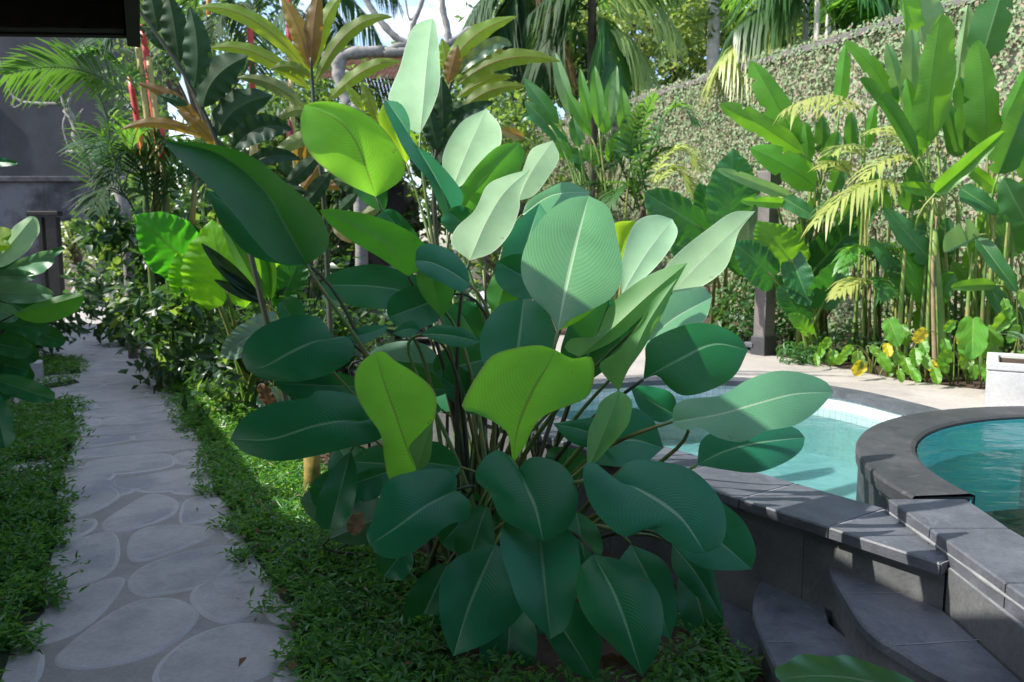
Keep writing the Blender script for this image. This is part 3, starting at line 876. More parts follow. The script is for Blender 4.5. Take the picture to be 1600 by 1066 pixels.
# ------------------------------------------------------------------ grey building with gate at the end of the path
D=25.0
def bx_px(mb,x0,y0,x1,y1,d,th,m=0,bev=0.0):
    a=W(x0,y1,d); c=W(x1,y0,d)
    Y=(a[1]+c[1])/2
    mb.box(((a[0]+c[0])/2,Y+th/2,(a[2]+c[2])/2),(abs(c[0]-a[0]),th,abs(c[2]-a[2])),m=m,bev=bev)
zl=W(0,283,D)[2]; zg=W(0,345,D)[2]; Yb=W(0,400,D)[1]
def xw_(px,z): return (px-800)/FPX*D
t=empty('grey_building',(xw_(60,0),Yb,0),'grey rendered garden building with an old stone base at the end of the path','building')
b=MB()
b.box(((xw_(-260,0)+xw_(262,0))/2,Yb+.3,(zl+10)/2),(xw_(262,0)-xw_(-260,0),.5,10-zl)); b.build('wall',M_plaster,t)
b=MB(); XA,XB=xw_(76,0),xw_(150,0)
b.box(((xw_(-260,0)+XA)/2,Yb+.26,zl/2-.02),(XA-xw_(-260,0),.6,zl),m=0)
b.box(((XB+xw_(262,0))/2,Yb+.26,zl/2-.02),(xw_(262,0)-XB,.6,zl),m=0)
b.box(((XA+XB)/2,Yb+.26,(zl+zg)/2),(XB-XA,.58,zl-zg),m=0)
b.build('stone_base',M_oldstone,t)
b=MB(); b.box(((xw_(-260,0)+xw_(262,0))/2,Yb+.22,zl+.03),(xw_(262,0)-xw_(-260,0),.74,.16),bev=.02); b.build('string_course',M_oldstone,t)
M_brownframe=plain('brown_frame',(.10,.04,.03),(.16,.07,.05),8,.6,.2,.004)
M_glass=plain('window_glass',(.10,.13,.17),(.14,.17,.21),1,.15,0,.001)
o=MB(); wx=xw_(-30,0); wx1=xw_(6,0); wz0=W(0,230,D)[2]; wz1=W(0,165,D)[2]
o.box(((wx+wx1)/2,Yb+.03,(wz0+wz1)/2),(wx1-wx,.1,wz1-wz0),bev=.01); fr=o.build('window',M_brownframe,t)
o=MB(); o.box(((wx+wx1)/2-.03,Yb-.025,(wz0+wz1)/2),(wx1-wx-.24,.02,wz1-wz0-.2)); o.build('pane',M_glass,fr)
t=empty('gate_frame',(xw_(95,0),Yb-1.2,0),'dark timber gate frame standing beside the path','gate')
b=MB()
pA=W(93,455,24); 
b.box((xw_(92,0)*.96,Yb-1.2,W(0,340,24)[2]/2),(.32,.25,W(0,340,24)[2]),bev=.02); b.build('post',M_dark,t)
b=MB(); b.box((xw_(80,0)*.96,Yb-1.2,W(0,338,24)[2]+.06),(.9,.3,.14),bev=.02); b.build('lintel',M_dark,t)
b=MB(); b.box((xw_(74,0)*.96,Yb-1.2,W(0,340,24)[2]/2),(.12,.2,W(0,340,24)[2]),bev=.02); b.build('post',M_dark,t)

# ------------------------------------------------------------------ ivy clad garden wall
IA=W(1020,300,13.0)[:2]; IB=W(1600,300,7.5)[:2]
ID=nrm((IB-IA)[None])[0]; IN=np.array([-ID[1],ID[0]])
if np.dot(IN,-IA)<0: IN=-IN
LA=-7.0; LB=np.linalg.norm(IB-IA)+5.5; HZ=3.95
def ip(s,o=0): q=IA+ID*s+IN*o; return (float(q[0]),float(q[1]))
t=empty('garden_wall',(*ip(3),.4),'tall pinkish boundary wall behind the pool planting, under creeping fig','wall')
b=MB(); b.prism([ip(LA,0),ip(LB,0),ip(LB,-.25),ip(LA,-.25)],.3,HZ-.08,0); b.build('wall_body',M_wallbase,t)
b=MB(); b.prism([ip(LA,.05),ip(LB,.05),ip(LB,-.30),ip(LA,-.30)],HZ-.079,HZ,0,bev=.01); b.build('wall_cap',M_post,t)

# ------------------------------------------------------------------ unseen walls added beside and behind the camera for shade
t=empty('path_shade_wall',(-5.5,8,0),'long unseen wall added left of the path for its shade','wall')
b=MB(); 
pa,pb=np.array([-3.5,3.2]),np.array([-9.95,15.3]); dd=nrm((pb-pa)[None])[0]; nn_=np.array([-dd[1],dd[0]])  # out of view, placed and sized to shade the path
b.prism([tuple(pa),tuple(pb),tuple(pb+nn_*.3),tuple(pa+nn_*.3)],0,2.6,0); b.build('wall_body',M_plaster,t)
b=MB(); b.prism([tuple(pa-nn_*.08-dd*.08),tuple(pb-nn_*.08+dd*.08),tuple(pb+nn_*.38+dd*.08),tuple(pa+nn_*.38-dd*.08)],2.601,2.7,0,bev=.02); b.build('wall_cap',M_oldstone,t)
t=empty('rear_shade_wall',(0,-1.7,0),'unseen dark timber wall added behind the viewer to cut sky light','wall')
b=MB(); b.box((0,-1.7,1.65),(9.4,.2,3.3));  # out of view, added to darken leaf faces turned to the camera
for i in range(40): b.box((-4.6+i*.236,-1.585,1.65),(.03,.03,3.3))
b.build('board_panel',M_dark,t)

# ------------------------------------------------------------------ leaf materials
PALE=(.46,.58,.44)
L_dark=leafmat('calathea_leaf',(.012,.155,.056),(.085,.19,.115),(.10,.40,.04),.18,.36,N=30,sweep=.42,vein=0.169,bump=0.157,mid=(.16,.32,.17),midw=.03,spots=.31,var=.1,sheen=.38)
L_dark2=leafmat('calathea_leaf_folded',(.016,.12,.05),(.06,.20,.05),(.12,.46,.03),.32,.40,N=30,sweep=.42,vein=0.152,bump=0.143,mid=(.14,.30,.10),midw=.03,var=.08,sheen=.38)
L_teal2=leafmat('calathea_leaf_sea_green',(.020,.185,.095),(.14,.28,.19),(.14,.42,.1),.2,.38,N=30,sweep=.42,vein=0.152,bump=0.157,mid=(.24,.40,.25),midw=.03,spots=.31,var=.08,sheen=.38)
L_hero=leafmat('calathea_leaf_lit',(.11,.30,.135),(.2,.34,.2),(.24,.58,.10),.2,.30,N=27,sweep=.42,vein=0.203,bump=0.214,mid=(.36,.52,.30),midw=.03,var=.05,sheen=.6)  # brighter copy of the dark leaf, sunlight put into its colour
L_young=leafmat('calathea_leaf_young',(.07,.28,.04),(.17,.50,.06),(.38,.88,.05),.55,.38,N=32,sweep=.42,vein=0.169,bump=0.143,mid=(.30,.42,.08),midw=.024,spots=.31,var=.08,edge=(.30,.46,.08))  # young green, underside brightened to stand for sun coming through
L_young2=leafmat('calathea_leaf_midgreen',(.035,.15,.035),(.055,.24,.04),(.17,.62,.03),.5,.38,N=32,sweep=.42,vein=0.152,bump=0.143,mid=(.26,.38,.08),midw=.024,spots=.31,var=.08)
L_green=leafmat('calathea_leaf_green',(.022,.12,.05),(.05,.20,.045),(.18,.58,.03),.45,.38,N=32,sweep=.42,vein=0.152,bump=0.143,mid=(.2,.36,.08),midw=.024,var=.1)
L_green2=leafmat('calathea_leaf_fresh',(.06,.22,.08),(.14,.33,.12),(.26,.58,.08),.4,.38,N=32,sweep=.42,vein=0.152,bump=0.143,mid=(.3,.45,.15),midw=.024,var=.08)
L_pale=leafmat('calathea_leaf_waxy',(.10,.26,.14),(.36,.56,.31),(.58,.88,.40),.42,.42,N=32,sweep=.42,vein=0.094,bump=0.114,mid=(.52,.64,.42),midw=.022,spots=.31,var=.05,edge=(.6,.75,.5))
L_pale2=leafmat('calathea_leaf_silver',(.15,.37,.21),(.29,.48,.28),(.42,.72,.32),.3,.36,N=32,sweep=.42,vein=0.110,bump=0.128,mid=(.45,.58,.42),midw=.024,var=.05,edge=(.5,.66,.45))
L_teal=leafmat('calathea_leaf_teal',(.11,.31,.17),(.24,.40,.29),(.32,.62,.2),.25,.32,N=30,sweep=.42,vein=0.152,bump=0.178,mid=(.36,.52,.32),midw=.028,spots=.31,var=.06,sheen=.5)
L_lime=leafmat('calathea_leaf_lime',(.15,.36,.03),(.18,.38,.04),(.55,.85,.03),.6,.4,N=30,sweep=.42,vein=0.126,bump=0.143,mid=(.5,.6,.1),var=.05)
M_stalk=plain('green_stalk',(.05,.11,.025),(.12,.20,.05),6,.5,.2,.003,c3=(.16,.15,.05),s3=5)
M_stalk_dark=plain('dark_stalk',(.02,.03,.015),(.055,.06,.03),8,.6,.2,.003)

# ------------------------------------------------------------------ the big calathea
DS=1.45
root=np.array([-.12,3.62,0.0])
cal=empty('calathea_plant',root,'huge broad leaved calathea clump spreading between the stone path and the pool','plant')
def stem_base(px,d):
    a=random.uniform(0,6.28); r=random.uniform(.03,.30)
    x=root[0]+r*math.cos(a)+(px-780)/1250*.7; y=root[1]+r*math.sin(a)*1.0+(d-3.6)*.25
    return (x,y,.0)
def cl(d,B,T,L,R,M=None,vis='t',mat=None,st=True,**kw):
    dd=d*DS
    k=dict(nv=24,nu=8,wave=.07,wk=random.choice([2,2.5,3]))
    k.update(kw)
    s=stem_base(B[0],dd) if st else None
    return traced('leaf',cal,dd,B,T,L,R,M=M,vis=vis,mat=mat,stalk=s,stalk_r=random.uniform(.0055,.008),
                  stalk_mat=M_stalk if random.random()<.6 else M_stalk_dark,**k)

def ol(d,mid,left,right,zone=0,st=True,**kw):
    o,s=((0,0),1.0) if zone==0 else ((350,380),2.049) if zone==1 else ((450,0),2.132) if zone==3 else ((950,480),1.818)
    dd=d*DS; bx=o[0]+mid[0][0]/s
    return outl(cal,dd,mid,left,right,o=o,s=s,stalk=stem_base(bx,dd) if st else None,stalk_r=random.uniform(.006,.0085),
                stalk_mat=M_stalk if random.random()<.65 else M_stalk_dark,**kw)
# upper leaves
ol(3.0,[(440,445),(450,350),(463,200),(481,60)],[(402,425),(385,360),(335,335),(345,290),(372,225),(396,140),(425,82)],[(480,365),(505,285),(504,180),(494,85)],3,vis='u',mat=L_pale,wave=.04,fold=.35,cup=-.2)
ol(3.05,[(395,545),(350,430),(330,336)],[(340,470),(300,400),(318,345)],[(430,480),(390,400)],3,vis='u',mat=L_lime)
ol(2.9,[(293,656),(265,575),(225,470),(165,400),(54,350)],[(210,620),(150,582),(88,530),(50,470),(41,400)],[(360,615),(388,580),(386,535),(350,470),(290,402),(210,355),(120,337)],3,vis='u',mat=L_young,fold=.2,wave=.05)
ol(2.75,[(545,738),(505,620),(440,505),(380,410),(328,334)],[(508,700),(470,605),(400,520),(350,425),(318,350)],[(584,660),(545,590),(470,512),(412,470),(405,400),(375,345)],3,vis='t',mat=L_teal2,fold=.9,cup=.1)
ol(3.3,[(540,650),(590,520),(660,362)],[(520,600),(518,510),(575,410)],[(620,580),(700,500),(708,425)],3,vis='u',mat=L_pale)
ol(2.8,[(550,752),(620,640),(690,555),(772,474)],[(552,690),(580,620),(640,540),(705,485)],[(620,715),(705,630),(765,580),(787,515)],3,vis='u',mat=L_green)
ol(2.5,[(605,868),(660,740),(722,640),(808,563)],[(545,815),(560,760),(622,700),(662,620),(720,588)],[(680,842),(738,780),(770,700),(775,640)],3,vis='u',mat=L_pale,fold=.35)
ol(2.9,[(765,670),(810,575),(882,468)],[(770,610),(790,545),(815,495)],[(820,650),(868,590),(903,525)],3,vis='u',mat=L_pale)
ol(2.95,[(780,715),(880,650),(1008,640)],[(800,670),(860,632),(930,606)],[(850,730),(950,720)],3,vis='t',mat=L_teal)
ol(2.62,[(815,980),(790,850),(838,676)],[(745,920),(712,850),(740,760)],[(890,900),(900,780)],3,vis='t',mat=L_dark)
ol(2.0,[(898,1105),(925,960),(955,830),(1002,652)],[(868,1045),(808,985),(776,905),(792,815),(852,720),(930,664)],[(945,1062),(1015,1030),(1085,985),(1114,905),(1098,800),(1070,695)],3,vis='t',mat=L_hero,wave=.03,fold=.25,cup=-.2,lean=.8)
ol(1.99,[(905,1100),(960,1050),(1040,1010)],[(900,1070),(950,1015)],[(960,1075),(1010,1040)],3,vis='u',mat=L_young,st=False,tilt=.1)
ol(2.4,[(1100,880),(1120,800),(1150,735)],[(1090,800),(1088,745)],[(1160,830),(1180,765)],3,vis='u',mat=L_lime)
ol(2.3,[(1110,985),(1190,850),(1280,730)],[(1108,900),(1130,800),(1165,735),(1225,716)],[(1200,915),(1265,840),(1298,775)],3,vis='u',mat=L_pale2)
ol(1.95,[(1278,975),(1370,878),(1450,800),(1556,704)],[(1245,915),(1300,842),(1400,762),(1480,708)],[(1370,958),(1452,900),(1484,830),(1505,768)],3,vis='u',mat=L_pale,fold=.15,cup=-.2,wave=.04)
ol(1.9,[(905,558),(955,515),(1015,460),(1074,411)],[(882,545),(895,528),(930,526),(953,478),(1000,438),(1042,418)],[(960,532),(1012,487),(1050,452)],0,vis='u',mat=L_green2,fold=.8,wave=.1)
ol(1.85,[(967,612),(985,565),(1015,500),(1058,435)],[(936,572),(965,548),(1000,503),(1020,468)],[(982,578),(1005,545),(1036,490)],0,vis='u',mat=L_green2,fold=.7)
ol(2.2,[(1000,545),(1050,500),(1113,464)],[(1008,485),(1050,449),(1090,444)],[(1060,524),(1100,502)],0,vis='t',mat=L_pale2)
ol(2.0,[(100,206),(200,150),(300,105),(398,122)],[(106,150),(110,105),(160,72),(240,46),(312,52),(372,84)],[(140,195),(180,235),(225,252),(300,232),(362,192)],5,vis='t',mat=L_dark,fold=.12,cup=-.2)
ol(1.75,[(183,326),(300,308),(420,275),(530,247),(641,243)],[(188,282),(222,262),(320,250),(400,205),(482,181),(565,190),(622,214)],[(215,350),(258,341),(310,370),(380,383),(450,352),(530,336),(592,296)],5,vis='t',mat=L_teal,fold=.05,cup=-.1,wave=.08,tilt=-.1,bow=.12)
ol(1.9,[(253,448),(330,410),(420,386),(559,370)],[(268,375),(350,340),(480,332),(535,345)],[(330,462),(420,470),(502,442),(550,405)],5,vis='t',mat=L_teal2,fold=.15)
ol(2.1,[(930,425),(940,340),(952,250),(958,178)],[(850,412),(820,350),(830,268),(882,200)],[(1035,385),(1066,310),(1042,232),(1002,190)],1,vis='t',mat=L_teal2,fold=.2)
ol(1.85,[(925,708),(940,600),(985,480),(1035,395),(1062,343)],[(908,610),(868,575),(800,542),(760,528),(788,460),(820,408),(862,358),(940,334),(1015,327)],[(962,650),(1012,562),(1100,522),(1165,492),(1185,430),(1176,364),(1120,370)],1,vis='u',mat=L_young,fold=.3,cup=-.35,wave=.06,tilt=-.2)
ol(2.0,[(613,728),(580,640),(545,540),(512,445),(484,350)],[(565,757),(528,757),(513,690),(500,610),(455,545),(422,480),(420,415),(448,372)],[(655,690),(668,590),(682,510),(662,458),(600,408),(550,378),(512,347)],1,vis='u',mat=L_young,fold=.35,cup=-.3,wave=.05)
ol(1.98,[(618,730),(640,650),(668,570)],[(600,680),(592,652),(630,610)],[(656,700),(668,630)],1,vis='u',mat=L_green2,st=False)
ol(2.05,[(468,576),(380,570),(280,588),(150,628),(20,628)],[(458,520),(410,484),(300,472),(268,495),(150,514),(58,562)],[(492,552),(530,562),(534,600),(480,637),(400,655),(290,682),(170,698),(68,672)],1,vis='t',mat=L_dark,fold=.1,cup=-.25,wave=.05)
ol(2.3,[(345,308),(290,316),(220,346),(130,395),(72,405)],[(330,265),(288,233),(220,233),(130,263),(74,310),(57,360)],[(388,298),(418,330),(406,372),(350,412),(280,436),(200,444),(118,432)],1,vis='t',mat=L_dark,fold=.12,cup=-.25)
ol(2.5,[(645,172),(560,150),(450,136),(308,135)],[(632,112),(580,93),(490,68),(400,78),(330,104)],[(620,192),(560,207),(470,211),(380,192),(325,165)],1,vis='t',mat=L_dark,fold=.15)
ol(2.4,[(400,920),(340,832),(250,772),(104,700)],[(360,895),(300,855),(210,802),(140,748)],[(440,900),(490,858),(440,798),(370,752),(260,713),(160,698)],3,vis='u',mat=L_young2,fold=.4)
ol(2.35,[(606,948),(550,910),(480,876),(424,868)],[(580,974),(520,947),(460,917),(430,892)],[(598,900),(560,848),(500,818),(458,812),(430,830)],3,vis='t',mat=L_teal2)
ol(2.3,[(480,414),(447,355),(410,293),(340,240),(254,219)],[(432,408),(400,378),(362,330),(325,290),(280,250)],[(512,388),(510,355),(490,322),(450,288),(402,250),(368,234),(318,224)],0,vis='t',mat=L_dark2,fold=.75,cup=.1,bow=-.05)
ol(2.42,[(484,415),(440,388),(385,345),(325,297)],[(440,413),(390,398),(350,358),(332,322)],[(455,380),(402,338),(360,308)],0,vis='t',mat=L_dark)
# lower ring of drooping leaves
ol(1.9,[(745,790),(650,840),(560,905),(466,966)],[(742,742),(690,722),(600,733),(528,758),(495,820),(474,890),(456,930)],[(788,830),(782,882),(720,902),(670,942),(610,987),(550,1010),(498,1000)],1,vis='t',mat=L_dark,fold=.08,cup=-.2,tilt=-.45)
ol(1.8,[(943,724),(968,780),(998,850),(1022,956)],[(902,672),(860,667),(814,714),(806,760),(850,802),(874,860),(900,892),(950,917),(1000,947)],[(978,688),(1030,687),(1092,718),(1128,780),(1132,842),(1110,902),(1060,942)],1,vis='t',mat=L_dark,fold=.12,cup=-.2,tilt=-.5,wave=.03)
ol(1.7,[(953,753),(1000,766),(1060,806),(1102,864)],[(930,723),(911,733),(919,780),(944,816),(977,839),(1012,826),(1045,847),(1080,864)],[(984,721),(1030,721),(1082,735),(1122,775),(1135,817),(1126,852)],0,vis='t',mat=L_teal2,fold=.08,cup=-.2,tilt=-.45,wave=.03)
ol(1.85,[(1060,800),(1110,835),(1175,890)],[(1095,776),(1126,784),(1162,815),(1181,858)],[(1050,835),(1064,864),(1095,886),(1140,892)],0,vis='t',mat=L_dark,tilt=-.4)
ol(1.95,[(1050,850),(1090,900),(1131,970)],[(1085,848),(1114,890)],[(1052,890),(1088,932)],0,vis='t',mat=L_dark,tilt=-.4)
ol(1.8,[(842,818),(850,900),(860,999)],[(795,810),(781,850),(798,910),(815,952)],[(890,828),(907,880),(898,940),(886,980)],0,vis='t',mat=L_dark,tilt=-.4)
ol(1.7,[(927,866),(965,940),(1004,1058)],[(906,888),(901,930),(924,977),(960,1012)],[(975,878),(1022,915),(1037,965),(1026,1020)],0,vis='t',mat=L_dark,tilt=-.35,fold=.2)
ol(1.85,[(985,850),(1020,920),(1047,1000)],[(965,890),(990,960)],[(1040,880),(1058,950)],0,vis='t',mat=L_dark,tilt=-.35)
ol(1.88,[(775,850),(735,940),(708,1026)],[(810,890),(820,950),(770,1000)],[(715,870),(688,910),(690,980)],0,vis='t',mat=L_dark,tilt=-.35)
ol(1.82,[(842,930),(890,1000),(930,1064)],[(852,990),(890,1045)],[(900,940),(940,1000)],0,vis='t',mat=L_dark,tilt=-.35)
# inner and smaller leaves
cl(1.8,(918,735),(968,611),(926,655),(984,655),M=(945,672),vis='u',mat=L_green2,fold=1.6,wave=.03)
ol(2.0,[(955,690),(910,672),(864,662)],[(940,655),(905,655)],[(925,700),(890,690)],0,vis='t',mat=L_dark)
ol(1.95,[(918,725),(975,688),(1037,700)],[(940,660),(985,638),(1020,655)],[(950,728),(1000,728)],0,vis='t',mat=L_teal2)
ol(2.1,[(1060,650),(1025,632),(985,605)],[(1030,660),(1000,640)],[(1050,615),(1010,603)],0,vis='t',mat=L_dark)
ol(2.4,[(525,264),(460,290),(384,302)],[(490,262),(430,270)],[(505,295),(440,320)],1,vis='t',mat=L_dark,tilt=-.5)
ol(2.35,[(628,278),(585,275),(538,290)],[(600,300),(565,300)],[(610,250),(570,258)],1,vis='t',mat=L_dark,tilt=-.5)
ol(2.3,[(628,292),(720,295),(824,316)],[(680,263),(770,274)],[(700,322),(770,334)],1,vis='t',mat=L_dark,tilt=-.5)
for a_ in ((2.15,(900,605),(952,468),(880,530),(975,540)),(2.2,(940,560),(1010,480),(945,510),(1000,540)),(2.1,(548,705),(515,828),(500,770),(556,775)),(2.15,(612,735),(540,760),(572,735),(580,782)),
  (2.5,(580,605),(440,600),(510,580),(510,625)),(2.6,(700,610),(560,600),(630,565),(640,625)),(2.6,(690,640),(600,600),(640,590),(645,650)),(2.5,(760,640),(690,590),(730,580),(722,640)),
  (2.2,(735,800),(690,850),(690,790),(735,850)),(2.2,(720,730),(640,720),(680,690),(690,750)),(2.9,(660,400),(600,330),(600,375),(640,350)),(3.2,(600,330),(560,250),(555,300),(600,280)),
  (2.6,(760,380),(700,330),(705,365),(745,335)),(2.3,(880,760),(890,700),(850,720),(915,730)),(2.1,(760,790),(730,880),(715,820),(770,850)),(2.0,(900,800),(915,880),(880,850),(940,840)),(2.4,(470,520),(440,470),(440,505),(475,480))):
    cl(*a_,vis='t',mat=L_dark)
cl(2.5,(775,492),(797,412),(762,450),(818,452),vis='u',mat=L_green)
cl(2.4,(690,495),(672,420),(652,445),(708,450),vis='u',mat=L_green)
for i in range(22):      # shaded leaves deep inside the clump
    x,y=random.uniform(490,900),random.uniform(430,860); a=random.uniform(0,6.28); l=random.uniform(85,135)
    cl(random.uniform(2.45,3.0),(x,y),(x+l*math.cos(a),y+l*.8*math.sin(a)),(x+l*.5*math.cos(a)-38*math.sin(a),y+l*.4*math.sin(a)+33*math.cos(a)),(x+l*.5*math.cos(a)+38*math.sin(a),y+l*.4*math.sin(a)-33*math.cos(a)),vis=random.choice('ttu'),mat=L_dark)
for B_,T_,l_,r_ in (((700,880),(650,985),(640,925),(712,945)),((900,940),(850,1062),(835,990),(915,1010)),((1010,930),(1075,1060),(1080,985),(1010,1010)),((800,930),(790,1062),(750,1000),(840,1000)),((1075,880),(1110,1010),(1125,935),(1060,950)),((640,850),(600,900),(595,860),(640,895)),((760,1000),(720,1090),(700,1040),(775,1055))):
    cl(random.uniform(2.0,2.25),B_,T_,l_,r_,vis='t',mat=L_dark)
# thin brown canes inside the clump
for i in range(16):
    x=random.uniform(640,800); q=G(x,random.uniform(820,880)); q=np.array([q[0]+random.uniform(0,.3),q[1]+random.uniform(-.1,.5),0])
    top=q+np.array([random.uniform(-.25,.25),random.uniform(-.15,.15),random.uniform(.8,1.5)])
    tube_obj('cane',bez([q,q+np.array([0,0,.6]),top],8),np.linspace(.012,.006,8),M_stalk_dark if i%3 else M_stalk,cal)
M_brownleaf=leafmat('withered_leaf',(.16,.09,.04),(.20,.12,.06),(.25,.14,.05),.2,.7,N=14,vein=.3,bump=.5,var=.3)
for B,T,w in (((1000,1040),(930,1030),24),((565,800),(548,835),26),((430,640),(405,600),22)):
    traced('withered_leaf',cal,2.9 if B[1]>700 else 4.2,B,T,w=w,vis='t',mat=M_brownleaf,wave=.3,stalk=None)

# foreground leaf at the lower right corner
fp=empty('calathea_sprig',(1.15,1.5,0),'single ruffled calathea leaf in front of the steps at the bottom edge','plant')
traced('leaf',fp,2.05,(1490,1110),(1218,1062),(1322,1026),(1330,1100),M=(1345,1062),vis='t',mat=L_hero,wave=.16,wk=4,fold=.05,tilt=-.1,
       stalk=(1.15,1.5,0),stalk_mat=M_stalk,nv=30)

# left edge clump
le=empty('calathea_plant',(-3.35,4.2,0),'dark leafy calathea clump at the left edge of the path','plant')
def ll(B,T,L=None,R=None,w=None,d=4.4,vis='t',mat=None,**kw):
    k=dict(nv=18,nu=6,wave=.08); k.update(kw)
    traced('leaf',le,d,B,T,L,R,w=w,vis=vis,mat=mat,stalk=(-3.35+random.uniform(-.2,.2),4.2+random.uniform(-.2,.2),0),stalk_mat=M_stalk_dark,**k)
ll((-15,420),(53,338),(10,368),(46,388),vis='u',mat=L_pale)
ll((-35,388),(24,364),w=40,vis='u',mat=L_lime)
ll((-20,380),(16,385),w=20,d=4.3,vis='u',mat=L_lime)
ll((2,425),(84,402),(55,396),(48,432),mat=L_teal)
ll((20,425),(101,387),w=14,d=4.6,mat=L_dark)
ll((-30,432),(58,432),w=22,mat=L_teal)
ll((-30,455),(84,460),(28,440),(26,474),d=4.2,mat=L_teal)
ll((22,492),(132,461),(78,466),(85,502),d=4.3,vis='u',mat=L_green)
ll((60,482),(125,475),w=22,d=4.5,mat=L_teal)
ll((-15,505),(80,514),(35,498),(40,523),mat=L_dark)
ll((30,510),(102,535),w=36,d=4.6,mat=L_dark)
ll((-15,535),(53,549),w=34,d=4.2,mat=L_dark)
ll((-20,590),(84,625),(45,592),(25,622),d=3.9,mat=L_dark)
ll((-30,480),(30,495),w=30,mat=L_teal)
ll((-30,560),(45,580),w=50,d=4.5,mat=L_dark)
ll((-30,520),(60,560),w=50,d=4.7,mat=L_dark)
ll((10,470),(70,500),w=40,d=4.9,mat=L_dark)
ll((0,560),(48,600),w=44,d=4.8,mat=L_dark)
ll((-10,610),(8,700),w=40,d=3.8,mat=L_dark)
ll((-30,440),(40,415),w=40,d=4.8,mat=L_dark)
ll((-50,250),(28,255),w=14,d=5.0,mat=L_dark)
for i in range(14):
    ll((random.uniform(-90,-20),random.uniform(420,640)),(random.uniform(-70,30),random.uniform(420,640)),w=random.uniform(35,60),d=random.uniform(4.3,5.2),mat=L_dark)

# ------------------------------------------------------------------ grass (dwarf ground cover) on both sides of the path
M_grass=leafmat('grass_blade',(.045,.155,.024),(.055,.17,.03),(.24,.55,.05),.34,.34,N=0,var=.25,sheen=.5)
rightg=[G(x,y) for x,y in ((528,1120),(470,1066),(452,960),(425,915),(385,855),(372,815),(335,770),(322,700),(288,660),(272,620),(258,590),(252,572),(300,572),(345,600),(395,640),(430,690),(470,720),(520,760),(575,835),(640,880),(690,930),(730,1066),(1000,1090),(1110,985),(1150,1010),(1185,1080),(1150,1200),(700,1250))]
leftg=[G(x,y) for x,y in ((-80,1150),(0,1075),(20,1015),(70,960),(75,900),(90,840),(88,780),(100,730),(0,755),(-60,765),(-200,820),(-420,1150))]
leftg2=[G(x,y) for x,y in ((0,735),(112,712),(118,660),(110,628),(60,635),(20,640),(-120,640),(-200,740))]
leftg3=[G(x,y) for x,y in ((60,612),(125,600),(118,595),(70,602))]
leftg4=[G(x,y) for x,y in ((60,590),(126,584),(122,563),(60,565))]
gp=[]
for poly,den in ((rightg,8500),(leftg,8500),(leftg2,7500),(leftg3,4500),(leftg4,4500)):
    A=np.array([q[:2] for q in poly]); bb=np.prod(A.max(0)-A.min(0))
    gp.append(sample_poly(poly,int(bb*den),.085))
gp=np.vstack(gp)
far_=np.linalg.norm(gp,axis=1); keep=(rng.random(len(gp))<np.clip(4.5/far_,.25,1)); gp=gp[keep]; far_=far_[keep]
z=.012+.085*rng.random(len(gp))**1.2+.02*np.sin(gp[:,0]*9)*np.sin(gp[:,1]*8)
pos=np.column_stack([gp,np.maximum(z,.008)])
up=np.tile(np.array([0,0,1.]),(len(pos),1))
hd=np.column_stack([rng.normal(0,1,(len(pos),2)),rng.uniform(.1,1.0,len(pos))])
V,F,UV=scatter(pos,up,rng.uniform(.028,.058,len(pos))*(1+.06*np.maximum(far_-4,0)),rng.uniform(.010,.018,len(pos))*(1+.06*np.maximum(far_-4,0)),.55,head=hd)
M_grass2=leafmat('grass_blade_dry',(.16,.15,.05),(.18,.16,.06),(.25,.24,.06),.25,.5,N=0,var=.25)
mi=np.tile((rng.random(len(pos))<.035).astype(int),2)
gr=mesh_obj('grass',V,F,[M_grass,M_grass2],None,uvs=UV,matidx=mi); tag(gr,kind='stuff')
# dark turf under the blades
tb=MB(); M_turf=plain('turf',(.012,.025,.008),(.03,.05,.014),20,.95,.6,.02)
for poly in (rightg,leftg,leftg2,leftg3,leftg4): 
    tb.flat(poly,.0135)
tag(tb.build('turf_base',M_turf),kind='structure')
# leaf litter on the bare soil
lp=[G(x,y)[:2] for x,y in ((530,745),(600,850),(700,960),(760,1066),(1000,1066),(900,860),(700,780),(560,720),(420,640),(430,680))]
q=np.vstack([sample_poly(lp,2400,.05),np.column_stack([rng.uniform(-1.3,.3,50),rng.uniform(2.3,5,50)])]); q=np.column_stack([q,.016+.03*rng.random(len(q))]); q[-50:,2]=.07
M_litter=leafmat('dry_leaf',(.17,.085,.03),(.20,.11,.05),(.2,.1,.04),.1,.8,var=.5)
V,F,UV=scatter(q,np.tile(np.array([0,0,1.]),(len(q),1)),rng.uniform(.03,.08,len(q)),rng.uniform(.012,.03,len(q)),.5)
tag(mesh_obj('leaf_litter',V,F,M_litter,None,uvs=UV),kind='stuff')
# mossy stump
q=G(488,778); b=MB()
b.tube([q,q+np.array([.005,.0,.12]),q+np.array([.0,.01,.34])],[.062,.052,.048],12); st=b.build('mossy_stump',M_moss,smooth=True)
tag(st,'short yellow mossy wooden stump at the edge of the grass','stump')
